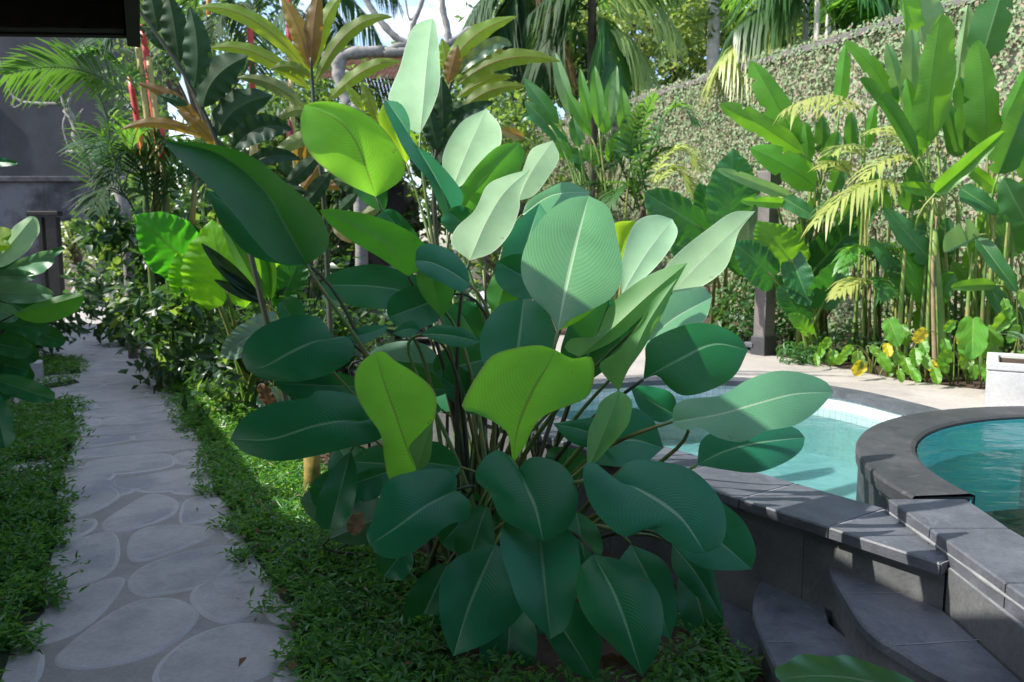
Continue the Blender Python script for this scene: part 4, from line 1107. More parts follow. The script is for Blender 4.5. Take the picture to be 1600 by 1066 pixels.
# ------------------------------------------------------------------ generic big leaved plant
def plant(name,loc,label,cat='plant',group=None): return empty(name,loc,label,cat,group)
M_rib=(.30,.42,.12)
L_ban=leafmat('heliconia_leaf',(.06,.22,.035),(.08,.27,.03),(.32,.74,.03),.45,.36,N=34,sweep=.06,vein=.16,bump=.2,mid=(.12,.30,.04),midw=.045,var=.12,edge=(.14,.30,.05))
L_band=leafmat('heliconia_leaf_dark',(.035,.14,.04),(.05,.18,.05),(.16,.44,.03),.36,.36,N=34,sweep=.06,vein=.16,bump=.2,mid=(.16,.30,.1),midw=.045,var=.15)
L_banp=leafmat('heliconia_leaf_pale',(.12,.27,.10),(.20,.36,.15),(.34,.58,.14),.35,.36,N=30,sweep=.06,vein=.14,bump=.2,mid=(.3,.42,.2),midw=.05,var=.1)
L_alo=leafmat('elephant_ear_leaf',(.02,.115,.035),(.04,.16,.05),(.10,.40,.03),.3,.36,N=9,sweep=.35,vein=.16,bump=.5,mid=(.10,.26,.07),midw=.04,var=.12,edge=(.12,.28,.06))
L_aloy=leafmat('elephant_ear_leaf_lit',(.07,.30,.02),(.13,.42,.02),(.42,.90,.03),.58,.4,N=9,sweep=.35,vein=.12,bump=.4,mid=(.16,.42,.04),midw=.04,var=.06)  # elephant ear copy with the back light put into a brighter colour
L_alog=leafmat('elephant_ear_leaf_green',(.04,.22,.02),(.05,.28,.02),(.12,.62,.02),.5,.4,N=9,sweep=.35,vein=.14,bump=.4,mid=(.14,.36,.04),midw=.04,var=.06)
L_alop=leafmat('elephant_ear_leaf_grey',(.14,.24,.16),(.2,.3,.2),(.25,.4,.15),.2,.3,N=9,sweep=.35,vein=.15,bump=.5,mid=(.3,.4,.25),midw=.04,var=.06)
L_ctd=leafmat('cordyline_leaf_dark',(.014,.045,.022),(.02,.055,.022),(.06,.13,.02),.22,.5,N=16,sweep=.3,vein=.15,bump=.12,mid=(.05,.09,.03),midw=.06,var=.25,sheen=.2)  # near black green carries the back lit shade in its colour
L_cty=leafmat('cordyline_leaf_bronze',(.09,.18,.03),(.10,.20,.025),(.48,.60,.03),.52,.34,N=18,sweep=.3,vein=.2,bump=.3,mid=(.26,.16,.05),midw=.07,var=.25)
L_ctb=leafmat('cordyline_leaf_copper',(.11,.11,.04),(.20,.12,.03),(.50,.32,.03),.48,.34,N=18,sweep=.3,vein=.2,bump=.3,mid=(.3,.1,.06),midw=.07,var=.25)
L_ctw=leafmat('cordyline_leaf_glossy',(.08,.17,.10),(.16,.20,.06),(.35,.45,.06),.3,.26,N=18,sweep=.3,vein=.2,bump=.4,var=.2)
L_red=leafmat('red_leaf',(.16,.03,.04),(.2,.05,.06),(.4,.06,.06),.4,.4,N=12,vein=.25,var=.2)
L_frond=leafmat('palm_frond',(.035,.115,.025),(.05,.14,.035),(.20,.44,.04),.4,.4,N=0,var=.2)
L_frondl=leafmat('palm_frond_sunlit',(.26,.36,.13),(.30,.40,.16),(.5,.65,.2),.4,.4,N=0,var=.12)  # paler frond copy, the sun on it is put into the colour
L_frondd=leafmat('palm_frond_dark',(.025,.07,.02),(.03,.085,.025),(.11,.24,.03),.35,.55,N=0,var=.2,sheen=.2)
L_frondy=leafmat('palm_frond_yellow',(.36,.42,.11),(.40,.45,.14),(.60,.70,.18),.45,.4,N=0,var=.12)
L_frondb=leafmat('palm_frond_dry',(.22,.14,.07),(.24,.15,.08),(.4,.25,.1),.3,.7,N=0,var=.25)
M_green=plain('green_stem',(.09,.19,.035),(.20,.32,.07),5,.45,.2,.003,c3=(.26,.26,.08),s3=4)
M_dry=plain('dry_stem',(.17,.125,.07),(.28,.21,.12),8,.8,.4,.004)
M_redstem=plain('red_stem',(.42,.025,.025),(.58,.06,.05),4,.45,.2,.003)
M_orange=plain('orange_stem',(.55,.16,.03),(.7,.28,.05),4,.5,.2,.003)
M_bamboo=plain('bamboo_stem',(.30,.24,.07),(.44,.34,.12),4,.5,.2,.003,c3=(.2,.24,.06),s3=3)

def big(parent,d,B,T,L=None,R=None,base=None,mat=None,sr=.011,smat=None,**kw):
    k=dict(nv=26,nu=5,wave=.08,wk=2.5,kind='paddle'); k.update(kw)
    if k['kind']=='paddle': k.setdefault('tear',.05)
    return traced('leaf',parent,d,B,T,L,R,mat=mat,stalk=base,stalk_r=sr,stalk_mat=smat or M_green,**k)

# ---- heliconia clump at the right edge
hb=G(1468,585,DZ-.03)
h1=plant('heliconia',hb,'tallest paddle leaved heliconia by the pool deck, bundle of pale stems below')
def H(d,B,T,L=None,R=None,dx=None,**kw):
    b=hb+np.array([random.uniform(-.12,.14) if dx is None else dx,random.uniform(-.1,.2),0])
    big(h1,d,B,T,L,R,base=b,**kw)
H(6.2,(1449,232),(1471,21),(1428,150),(1494,105),M=(1455,130),vis='u',mat=L_ban,tilt=-.1,fold=.15,vw=.5)
H(6.3,(1542,228),(1528,62),(1504,150),(1561,145),M=(1538,145),vis='u',mat=L_ban,tilt=-.05,fold=.12,dx=.35)
H(6.4,(1535,90),(1575,-45),(1522,20),(1580,35),vis='u',mat=L_band,dx=.4)
H(6.6,(1490,165),(1512,7),(1493,85),(1526,70),vis='u',mat=L_banp,fold=.5)
H(6.5,(1425,200),(1424,46),(1407,110),(1441,105),vis='t',mat=L_banp,fold=.4)
H(6.7,(1442,70),(1430,-30),(1415,10),(1472,0),vis='u',mat=L_banp)
H(6.6,(1420,60),(1405,-40),(1410,20),(1440,10),vis='u',mat=L_ban)
H(6.1,(1432,250),(1344,122),(1376,170),(1400,158),M=(1388,172),vis='t',mat=L_band,fold=.9)
H(6.5,(1402,170),(1320,64),(1350,112),(1378,100),M=(1365,108),vis='u',mat=L_ban)
H(6.5,(1410,160),(1386,68),w=26,vis='t',mat=L_banp)
H(6.3,(1441,245),(1416,122),w=30,vis='u',mat=L_ban)
H(6.0,(1560,272),(1612,140),(1560,205),(1612,215),vis='t',mat=L_band,fold=.4,dx=.5)
H(6.2,(1568,195),(1612,95),w=24,vis='u',mat=L_ban,dx=.5)
H(5.9,(1462,302),(1570,205),(1500,248),(1515,272),M=(1508,262),vis='t',mat=L_ban,fold=.7)
H(6.2,(1500,294),(1560,332),w=32,vis='t',mat=L_band)
H(6.0,(1602,345),(1568,278),w=55,vis='u',mat=L_band,dx=.6)
H(6.6,(1500,245),(1480,160),w=36,vis='t',mat=L_band)
H(6.5,(1520,240),(1500,120),w=40,vis='t',mat=L_band,dx=.3)
H(6.7,(1580,260),(1560,180),w=40,vis='t',mat=L_band,dx=.5)
H(6.1,(1532,367),(1475,395),(1492,352),(1506,384),vis='t',mat=L_banp,dx=.3,tilt=-.2)
H(6.0,(1527,372),(1590,457),(1572,405),(1548,420),vis='t',mat=L_band,dx=.3)
H(5.9,(1557,445),(1486,450),(1515,436),(1520,455),vis='t',mat=L_ban,dx=.55,M=(1520,446))
H(6.3,(1478,300),(1400,290),w=22,vis='t',mat=L_ban)
H(6.4,(1448,345),(1400,375),w=36,vis='t',mat=L_band)
H(6.4,(1470,420),(1482,340),w=34,vis='t',mat=L_band)
H(6.2,(1560,300),(1500,250),w=24,vis='t',mat=L_ban,dx=.4)
H(6.6,(1590,400),(1570,330),w=60,vis='t',mat=L_band,dx=.7)
H(6.6,(1420,330),(1440,250),w=44,vis='t',mat=L_band)
H(6.6,(1620,300),(1600,200),w=50,vis='u',mat=L_ban,dx=.7)
for i in range(26):
    x=random.choice([random.gauss(1462,10),random.uniform(1415,1600)]); d=random.uniform(6.0,6.7)
    q=W(x,random.uniform(300,400),d); bb=np.array([q[0]+random.uniform(-.08,.08),q[1]+random.uniform(-.05,.05),DZ-.04])
    tube_obj('stem',bez([bb,(bb+q)/2+np.array([random.uniform(-.04,.04),0,0]),q],7),np.linspace(random.uniform(.014,.03),.008,7),random.choice([M_green]*6+[M_dry,M_stalk]),h1)
tube_obj('stem',bez([W(1472,590,6.15),W(1468,480,6.15),W(1458,360,6.15)],8),np.linspace(.05,.03,8),M_green,h1)
tube_obj('stem',bez([W(1462,588,6.1),W(1458,500,6.1),W(1457,400,6.1)],8),np.linspace(.022,.012,8),M_dry,h1)

for i in range(16):
    x,y=random.uniform(1410,1600),random.uniform(360,520); a=random.uniform(-.9,.9); l=random.uniform(60,110)
    H(random.uniform(6.1,6.7),(x,y+l*.4),(x+l*math.sin(a),y-l*.6*math.cos(a)),w=random.uniform(22,40),vis=random.choice('tu'),mat=random.choice([L_ban,L_band,L_ban]),dx=(x-1468)/1250*6)
# ---- second heliconia
hb2=G(1262,548,DZ-.03)
h2=plant('heliconia',hb2,'heliconia with long arching bright blades, left of the tallest heliconia')
def H2(d,B,T,L=None,R=None,**kw):
    b=hb2+np.array([random.uniform(-.15,.15),random.uniform(-.1,.2),0]); big(h2,d,B,T,L,R,base=b,sr=.012,**kw)
H2(7.4,(1252,235),(1175,95),(1186,165),(1240,165),M=(1215,165),vis='u',mat=L_ban,tilt=-.1)
H2(7.2,(1256,240),(1125,163),w=36,M=(1182,192),vis='u',mat=L_ban,tilt=-.3)
H2(7.0,(1275,292),(1172,232),(1215,278),(1238,236),M=(1225,258),vis='u',mat=L_ban)
H2(7.5,(1312,165),(1322,68),w=24,vis='u',mat=L_ban,tilt=0)
H2(7.5,(1270,240),(1200,192),w=26,vis='t',mat=L_band)
H2(7.4,(1265,250),(1258,190),w=22,vis='u',mat=L_ban)
H2(7.4,(1285,240),(1285,180),w=26,vis='t',mat=L_band)
H2(7.2,(1352,235),(1368,163),w=20,vis='u',mat=L_ban)
H2(7.0,(1245,312),(1120,264),w=20,M=(1175,284),vis='t',mat=L_banp)
H2(6.9,(1230,318),(1156,314),w=18,vis='t',mat=L_ban)
H2(6.9,(1225,310),(1275,340),w=26,vis='t',mat=L_band)
H2(7.4,(1330,240),(1330,175),w=24,vis='t',mat=L_band)
H2(7.3,(1290,270),(1310,205),w=30,vis='t',mat=L_band)
H2(7.3,(1270,300),(1250,240),w=30,vis='u',mat=L_ban)
H2(7.2,(1300,300),(1320,250),w=26,vis='t',mat=L_band)
for i in range(9):
    x,y=random.uniform(1240,1400),random.uniform(300,470); a=random.uniform(-.9,.9); l=random.uniform(55,90)
    H2(random.uniform(7.1,7.6),(x,y+l*.4),(x+l*math.sin(a),y-l*.6*math.cos(a)),w=random.uniform(20,34),vis=random.choice('tu'),mat=random.choice([L_ban,L_band]))
for i in range(12):
    q=W(random.uniform(1235,1320),random.uniform(280,360),7.3); bb=np.array([hb2[0]+random.uniform(-.2,.35),hb2[1]+random.uniform(0,.3),DZ-.04])
    tube_obj('stem',bez([bb,(bb+q)/2,q],6),np.linspace(.02,.01,6),random.choice([M_green,M_stalk]),h2)

# ---- bird of paradise in the centre
cb=W(935,345,9.2); cb[2]=DZ-.03
h3=plant('strelitzia',cb,'clump of upright narrow pointed green blades in the centre behind the big calathea')
def H3(B,T,w,mat=L_band,d=9.2,**kw):
    big(h3,d+random.uniform(-.3,.3),B,T,w=w,base=cb+np.array([random.uniform(-.25,.25),random.uniform(-.2,.2),0]),mat=mat,sr=.014,nv=12,nu=4,kind='lance',**{**dict(vis='t',tilt=0),**kw})
for B,T,w,m in (((873,194),(818,122),27,L_band),((858,196),(820,158),24,L_band),((892,182),(866,80),22,L_banp),((921,195),(906,106),17,L_ban),((936,200),(929,102),22,L_ban),
  ((947,210),(936,158),24,L_ban),((947,178),(960,110),18,L_band),((955,195),(964,102),16,L_banp),((978,216),(971,133),24,L_ban),((924,214),(884,140),20,L_ban),((955,258),(967,204),30,L_ban),
  ((938,260),(915,224),26,L_ban),((905,230),(895,180),22,L_band),((918,250),(880,235),24,L_band),((985,250),(990,190),22,L_band),((890,250),(870,215),22,L_ban),((905,200),(912,160),18,L_banp),((968,240),(985,170),20,L_band)):
    H3(B,T,w,m)
H3((925,290),(812,196),20,L_alo,M=(850,192))
H3((820,215),(775,200),18,L_ctb)

# ---- elephant ears on the pool side
def ears(name,base,label,d,items,mat0):
    p=plant(name,base,label,'plant')
    for it in items:
        B,T,L,R=it[:4]; kw=dict(it[4]) if len(it)>4 else {}
        m=kw.pop('mat',mat0); dd=kw.pop('d',d)
        big(p,dd,B,T,L,R,base=np.asarray(base)+np.array([random.uniform(-.1,.1),random.uniform(-.1,.1),0]),mat=m,sr=.018,
            **{**dict(kind='heart',lobe=.32,serr=.035,sk=16,wave=.10,wk=5,nv=20,nu=7,tilt=-.25,fold=.15),**kw})
    return p
eb1=G(1122,512,DZ-.03)
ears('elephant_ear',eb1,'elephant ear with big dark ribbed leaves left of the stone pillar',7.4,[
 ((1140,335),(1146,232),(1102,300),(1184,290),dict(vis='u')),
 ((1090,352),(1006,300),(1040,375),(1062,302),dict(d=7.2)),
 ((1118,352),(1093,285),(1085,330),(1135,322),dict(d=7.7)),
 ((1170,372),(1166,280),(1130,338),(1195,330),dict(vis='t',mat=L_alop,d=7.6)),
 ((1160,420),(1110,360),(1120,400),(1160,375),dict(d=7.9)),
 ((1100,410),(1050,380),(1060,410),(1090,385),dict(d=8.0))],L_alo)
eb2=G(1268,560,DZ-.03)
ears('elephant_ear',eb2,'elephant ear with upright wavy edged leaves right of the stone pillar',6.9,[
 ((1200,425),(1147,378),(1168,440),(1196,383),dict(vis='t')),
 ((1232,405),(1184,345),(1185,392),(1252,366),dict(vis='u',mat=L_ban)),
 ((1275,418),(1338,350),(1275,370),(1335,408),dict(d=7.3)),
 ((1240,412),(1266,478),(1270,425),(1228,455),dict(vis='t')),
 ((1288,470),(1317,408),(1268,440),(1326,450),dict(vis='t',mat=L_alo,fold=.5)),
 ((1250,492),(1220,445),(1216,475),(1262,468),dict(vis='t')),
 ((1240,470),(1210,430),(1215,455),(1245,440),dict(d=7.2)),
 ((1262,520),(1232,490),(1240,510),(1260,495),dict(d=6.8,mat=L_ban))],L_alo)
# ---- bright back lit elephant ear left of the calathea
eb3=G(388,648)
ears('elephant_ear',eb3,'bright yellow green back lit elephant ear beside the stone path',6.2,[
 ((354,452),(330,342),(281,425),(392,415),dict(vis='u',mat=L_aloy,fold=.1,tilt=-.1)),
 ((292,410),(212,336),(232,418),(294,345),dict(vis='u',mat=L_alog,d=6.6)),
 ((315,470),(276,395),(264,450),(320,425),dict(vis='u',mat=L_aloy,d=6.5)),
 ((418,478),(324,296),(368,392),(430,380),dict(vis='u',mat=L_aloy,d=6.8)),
 ((420,505),(344,558),(368,512),(395,552),dict(vis='t',mat=L_alop,d=5.9)),  # pale grey stands for the shine on this leaf's top
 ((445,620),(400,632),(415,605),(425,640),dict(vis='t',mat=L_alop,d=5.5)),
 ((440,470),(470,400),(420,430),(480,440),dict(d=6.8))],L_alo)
# ---- pleated fan plant in front of it
fb=G(430,640); fp2=plant('pleated_leaf_plant',fb,'dark pleated narrow leaves silhouetted against the bright elephant ear')
for B,T,w,m in (((412,478),(314,380),26,L_ctd),((408,472),(334,437),18,L_ctd),((415,470),(345,345),26,L_band),((420,468),(392,350),30,L_ban),((424,468),(415,370),24,L_ban),((418,475),(330,410),16,L_ctd)):
    big(fp2,5.9,B,T,w=w,base=fb,mat=m,kind='lance',vis='t',sr=.008)

# ---- stone pillars
def pillar(px,ptop,pbot,d,label):
    top=W(px,ptop,d); x,y=top[0],top[1]
    t=empty('stone_pillar',(x,y,DZ-.03),label,'pillar'); h=top[2]-(DZ-.03)
    b=MB(); b.box((x,y,DZ+h*.42),(.13,.13,h*.86),rz=.55,bev=.012); b.build('shaft',M_post,t)
    b=MB(); b.box((x,y,DZ+.08),(.16,.16,.2),rz=.55,bev=.015); b.build('base',M_slate_dark,t)
    b=MB(); b.box((x,y,top[2]-.06),(.15,.15,.13),rz=.55,bev=.015); b.build('cap',M_post,t)
pillar(1203,268,545,7.25,'dark stone garden pillar standing between the two elephant ears')
b=MB()
for i in range(9):
    q=G(random.uniform(1163,1190),random.uniform(540,558),DZ); b.box((q[0],q[1],DZ-.0+.012*i),(random.uniform(.1,.2),random.uniform(.1,.16),.05),rz=random.uniform(0,3),bev=.01)
tag(b.build('slate_offcuts',M_slate),'low pile of dark slate offcuts beside the stone pillar','stone pile')

# ---- yellow feather palm and its companions
pb=G(1345,572,DZ-.03)
yp=plant('feather_palm',pb,'small palm with pale yellow feathery fronds in front of the ivy wall','palm')
def yf(d,B,M,T,ll=.3,mat=L_frondy,parent=yp,**kw):
    k=dict(n=17,ll=ll*1.1,lw=.032,droop=.5,ang=60,rr=.008,jit=.25); k.update(kw)
    f=frond(parent,mat,W(*B,d),W(*M,d-.1),W(*T,d-.25),**k)
    return f
yf(6.9,(1352,180),(1295,150),(1228,172),.27,droop=.9,n=17)
yf(6.4,(1405,305),(1360,285),(1276,345),.33,droop=.75,n=20)
yf(6.6,(1418,240),(1398,205),(1362,205),.26,n=12)
yf(6.5,(1432,258),(1395,245),(1352,276),.24,n=12)
yf(6.9,(1352,250),(1325,228),(1300,240),.22,n=12)
yf(6.9,(1330,280),(1310,255),(1280,262),.2,n=12)
for d,B,M,T,m in ((6.6,(1365,405),(1335,385),(1315,420),L_ban),(6.5,(1348,452),(1335,435),(1305,462),L_frondy),(6.5,(1345,452),(1370,435),(1385,462),L_frond),(6.6,(1362,408),(1385,390),(1402,425),L_frond),(6.7,(1400,400),(1420,385),(1440,400),L_frond),(6.8,(1400,400),(1380,380),(1355,395),L_frond),(6.6,(1340,330),(1310,310),(1290,340),L_frond)):
    yf(d,B,M,T,.17,mat=m,n=12,lw=.04,droop=.6)
for x0,x1,yt in ((1345,1350,250),(1362,1400,240),(1330,1352,180),(1346,1346,450),(1362,1364,405),(1398,1400,400)):
    bb=G(x0,random.uniform(560,575),DZ-.04); q=W(x1,yt,6.8); tube_obj('stem',bez([bb,(bb+q)/2+np.array([0.05,0,0]),q],8),np.linspace(.018,.008,8),M_green,yp)
for i in range(20):
    x=random.uniform(1310,1425); bb=G(x,random.uniform(555,580),DZ-.04); q=W(x+random.uniform(-12,12),random.uniform(330,450),6.9+random.uniform(-.2,.4))
    tube_obj('cane',bez([bb,(bb+q)/2,q],5),np.linspace(.014,.008,5),random.choice([M_stalk_dark,M_stalk_dark,M_dry,M_stalk,M_green,M_green]),yp)

yp2=plant('feather_palm',(W(1040,400,9)[0],W(1040,400,9)[1],DZ),'drooping yellowish palm fronds low against the left end of the ivy wall','palm')
for d,B,M,T,m in ((8.6,(1018,285),(1055,235),(1092,262),L_frondy),(8.6,(1020,300),(1050,265),(1085,300),L_frondy),(8.8,(1010,300),(1000,220),(1022,150),L_frond),(8.8,(1005,310),(985,250),(1000,170),L_frondd),(9,(1000,310),(1040,180),(1085,190),L_frond),(8.6,(1000,320),(1030,300),(1060,330),L_frondy),(8.8,(1005,330),(1045,310),(1080,330),L_frond),(9.2,(995,320),(965,250),(950,260),L_frondd),(8.8,(1000,330),(980,290),(950,320),L_frond),(9,(990,330),(1010,260),(1050,230),L_frondd),
    (9.2,(990,330),(940,290),(900,300),L_frondd),(9,(1000,340),(1020,320),(1040,360),L_frondd)):
    frond(yp2,m,W(*B,d),W(*M,d),W(*T,d-.2),n=20,ll=.36,lw=.04,droop=.45,rr=.01)
tube_obj('trunk',[W(1005,420,8.9),W(1004,300,8.9)],[.05,.03],M_bark,yp2)

# ---- pothos along the deck edge
L_pot=leafmat('pothos_leaf',(.10,.26,.03),(.12,.28,.04),(.34,.62,.03),.4,.38,N=6,sweep=.4,vein=.15,bump=.3,mid=(.25,.4,.08),midw=.04,var=.25)
L_poty=leafmat('pothos_leaf_yellow',(.50,.42,.03),(.5,.42,.04),(.8,.65,.04),.4,.4,N=6,sweep=.4,vein=.1,bump=.3,var=.12)
pots=[((1500,592),[(1490,510,22),(1475,540,26),(1500,535,30),(1485,560,28),(1510,560,26),(1520,575,28),(1470,570,24),(1445,525,26),(1440,560,30),(1460,585,24)],'pothos clump with a yellowing leaf under the tallest heliconia stems'),
      ((1365,580),[(1340,560,28),(1362,550,24),(1350,575,26),(1375,565,30),(1330,548,20),(1390,575,22),(1320,560,22),(1385,545,20)],'low pothos with one bright yellow leaf at the deck edge'),
      ((1395,580),[(1390,515,42),(1410,520,30),(1400,560,24)],'single pothos with a large pale heart leaf between the canes'),
      ((1545,598),[(1520,520,60),(1545,525,36),(1505,518,40),(1560,560,30),(1515,555,34),(1540,580,30),(1575,590,30),(1550,545,26)],'broad leaved pothos left of the white planter'),
      ((1440,588),[(1430,555,26),(1415,570,24),(1450,575,28),(1425,585,24),(1440,540,22),(1405,585,20)],'small pothos between the yellow leafed pothos and the large heart leafed one'),
      ((1290,566),[(1285,545,22),(1300,555,20),(1275,560,18),(1310,562,22),(1295,535,18)],'small dark pothos right of the elephant ear stalks'),
      ((1590,598),[(1580,500,40),(1590,520,30),(1600,470,44),(1570,480,30),(1598,560,26)],'tall leafy plant directly behind the white planter')]
for (bx_,by_),ls,lab in pots:
    base=G(bx_,by_+8,DZ-.03); p=plant('pothos',base,lab)
    for j,(x,y,s) in enumerate(ls):
        a=random.uniform(-1.3,1.3); T=(x+math.sin(a)*s*.8,y+math.cos(a)*s*.7); 
        big(p,float(np.dot(base-CAM,FWD))-.22+random.uniform(-.15,.05),(x,y-s*.3),T,w=s*random.uniform(.55,.85),base=base+np.array([random.uniform(-.1,.1),0,0]),mat=L_poty if (lab.find('yellow')>0 and j in (7,2)) else L_pot,
            kind='heart',lobe=.25,vis='t',nv=10,nu=4,sr=.004,wave=.12,tilt=random.uniform(-.8,-.1),fold=random.uniform(.2,.8))
# small leafy ground plants at the bed's edge
M_small=leafmat('small_leaf',(.035,.12,.03),(.06,.16,.05),(.15,.4,.04),.3,.4,var=.3)
def bushy(name,label,cx,cy,d,r,h,n,mat,size=.06,group=None,z0=None):
    c=W(cx,cy,d); z=c[2] if z0 is None else z0
    P=rng.normal(0,1,(n,3)); P/=np.linalg.norm(P,axis=1,keepdims=True); P*=rng.random((n,1))**.4
    nn=P.copy(); nn[:,2]=np.abs(nn[:,2])+.4
    P=P*np.array([r,r,h/2])+np.array([c[0],c[1],z+h/2])
    t=plant(name,(c[0],c[1],z),label,'plant',group)
    V,F,UV=scatter(P,nn,rng.uniform(.6,1.4,n)*size,rng.uniform(.3,.6,n)*size,.6)
    mesh_obj('foliage',V,F,mat,t,uvs=UV)
    b=MB()
    for k in range(7): 
        e=P[rng.integers(n)]; b.tube([(c[0]+random.uniform(-.03,.03),c[1],z),(c[0]*.5+e[0]*.5,c[1]*.5+e[1]*.5,z+.6*(e[2]-z)),e],[.008,.006,.003],5)
    b.build('stem',M_stalk_dark,t,smooth=True)
bushy('shrub','small glossy shrub left of the stone pillar at the deck edge',1158,535,7.9,.33,.75,500,M_small,.08,z0=DZ-.03)
bushy('shrub','small glossy shrub directly right of the stone pillar',1232,535,7.9,.25,.75,400,M_small,.08,z0=DZ-.03)
bushy('shrub','low pale leafed plant at the foot of the right elephant ear',1258,560,6.9,.25,.22,260,M_small,.06,z0=DZ-.03)
bushy('shrub','low dark undergrowth at the foot of the canes',1330,560,7.2,.4,.35,500,M_small,.06,z0=DZ-.03)
bushy('shrub','dark low undergrowth behind the tallest heliconia stems',1480,540,7.0,.6,.7,900,M_small,.07,z0=DZ-.03)
sp=plant('spiky_plant',PLC,'spiky grey green plant growing in the white planter')
for i in range(16):
    a=random.uniform(0,6.28); c=PLC; e=np.array([math.cos(a),math.sin(a),0])
    V,F,UV,fn=leaf_geo(c,c+e*.14+np.array([0,0,.16]),c+e*.3+np.array([0,0,.18]),c+e*.14+np.array([-e[1],e[0],0])*.014+np.array([0,0,.16]),c+e*.14-np.array([-e[1],e[0],0])*.014+np.array([0,0,.16]),kind='strap',nv=7,nu=3)
    mesh_obj('leaf',V,F,L_alop,sp,uvs=UV)

# ---- creeping fig on the wall
n=150000
s_=rng.uniform(LA,LB,n); zz=rng.uniform(.45,HZ+.06,n)
dens=.62+.38*np.sin(s_*1.9+zz*1.1)*np.sin(s_*.7-zz*2.3)+.25*np.sin(s_*6.1+2*np.sin(zz*4.3))*np.sin(zz*5.2+1.5*np.sin(s_*3.3))
bare=np.clip((s_-4)/10,0,.45)
k_=rng.random(n)<np.clip(dens+.2-bare,.12,1); s_,zz=s_[k_],zz[k_]
off=.02+.09*rng.random(len(s_))**1.5
P=np.column_stack([IA[0]+ID[0]*s_+IN[0]*off,IA[1]+ID[1]*s_+IN[1]*off,zz])
topm=zz>HZ-.05; P[topm,:2]-=IN*rng.uniform(0,.2,(topm.sum(),1))
M_fig=leafmat('fig_leaf',(.19,.28,.14),(.22,.31,.165),(.3,.44,.16),.25,.6,var=.0)
M_fig2=leafmat('fig_leaf_dull',(.28,.24,.16),(.3,.26,.18),(.3,.28,.1),.2,.6,var=.0)
nn=np.tile(np.array([IN[0],IN[1],.12]),(len(P),1)); sz=rng.uniform(.03,.06,len(P))
V,F,UV=scatter(P,nn,sz,sz*.8,.34)
mi=np.tile((rng.random(len(P))<.24).astype(int),2)
iv=mesh_obj('creeping_fig',V,F,[M_fig,M_fig2],None,uvs=UV,matidx=mi); tag(iv,kind='stuff')
# ------------------------------------------------------------------ ruffled cordylines at the upper left
def cordy(base,label,d,items,stalkpts,mat):
    p=plant('ruffled_cordyline',base,label)
    b=MB(); pts=spline([np.asarray(base)]+[W(x,y,dd) for x,y,dd in stalkpts],22)
    b.tube(pts,np.linspace(.024,.009,22),8); 
    b.build('stalk',M_stalk_dark,p,smooth=True)
    for B,T,w,m,kw in items:
        k=dict(d=d+random.uniform(-.12,.12)); k.update(kw); dd=k.pop('d')
        traced('leaf',p,dd,B,T,w=w,mat=m,**{**dict(kind='lance',wave=.12,wk=5,serr=.03,sk=22,nv=40,nu=6,vis='u',fold=.3,tilt=-.15),**k})
    return p
ba=G(470,728)
cordy(ba,'dark cordyline with broad ruffled leaves in two rows, its stalk leaning to the left',5.4,[
 ((364,234),(456,203),46,L_ctd,dict(M=(405,200),vis='t')),((340,213),(427,150),58,L_ctd,dict(M=(370,170))),((317,168),(388,88),62,L_ctd,dict(M=(338,120))),
 ((303,138),(296,10),46,L_ctd,dict(M=(308,75))),((280,98),(262,-8),44,L_ctd,dict(M=(272,40))),((247,50),(232,-25),34,L_ctd,{}),
 ((338,232),(276,172),22,L_ctb,dict(M=(312,198),d=5.6)),((317,197),(213,130),20,L_ctb,dict(M=(268,152),d=5.6)),((294,164),(248,148),16,L_ctd,dict(d=5.3)),
 ((315,215),(188,203),18,L_ctb,dict(M=(250,192),d=5.7)),((262,80),(222,40),18,L_ctd,{}),((375,250),(330,290),26,L_ctd,{}),((382,262),(470,250),26,L_ctd,dict(vis='t',M=(425,243))),((395,280),(480,300),26,L_ctd,{}),((330,225),(300,260),22,L_ctd,{})],
 [(430,560,5.5),(375,330,5.5),(345,236,5.45),(290,120,5.4),(215,12,5.35),(190,-40,5.3)],None)
bb_=G(520,735)
cordy(bb_,'cordyline with long bronze and yellow ruffled leaves left of the tall pale calathea leaf',5.6,[
 ((486,118),(305,13),27,L_cty,dict(M=(395,32))),((484,140),(326,76),26,L_cty,dict(M=(400,84))),((478,170),(368,122),22,L_ctw,dict(M=(425,132))),
 ((484,108),(438,-6),30,L_ctb,dict(M=(466,45))),((487,106),(500,-20),30,L_ctb,dict(M=(490,40))),((490,108),(536,-10),28,L_cty,dict(M=(505,40))),
 ((492,132),(614,27),25,L_cty,dict(M=(545,50))),((511,160),(626,97),24,L_cty,dict(M=(570,110))),((570,174),(540,132),16,L_cty,{}),((590,190),(564,127),20,L_cty,{}),
 ((490,180),(430,190),20,L_ctw,dict(M=(462,172))),((498,200),(420,245),24,L_ctw,{}),((505,215),(580,200),24,L_cty,{}),((500,240),(440,300),28,L_ctd,{}),((510,235),(560,215),22,L_ctb,{}),((515,270),(470,330),28,L_ctd,{}),((520,280),(590,300),28,L_ctd,{}),((488,125),(420,110),20,L_cty,dict(M=(455,105)))],
 [(515,500,5.7),(505,300,5.65),(492,190,5.6),(488,130,5.6),(486,90,5.55)],None)
bc_=G(690,740)
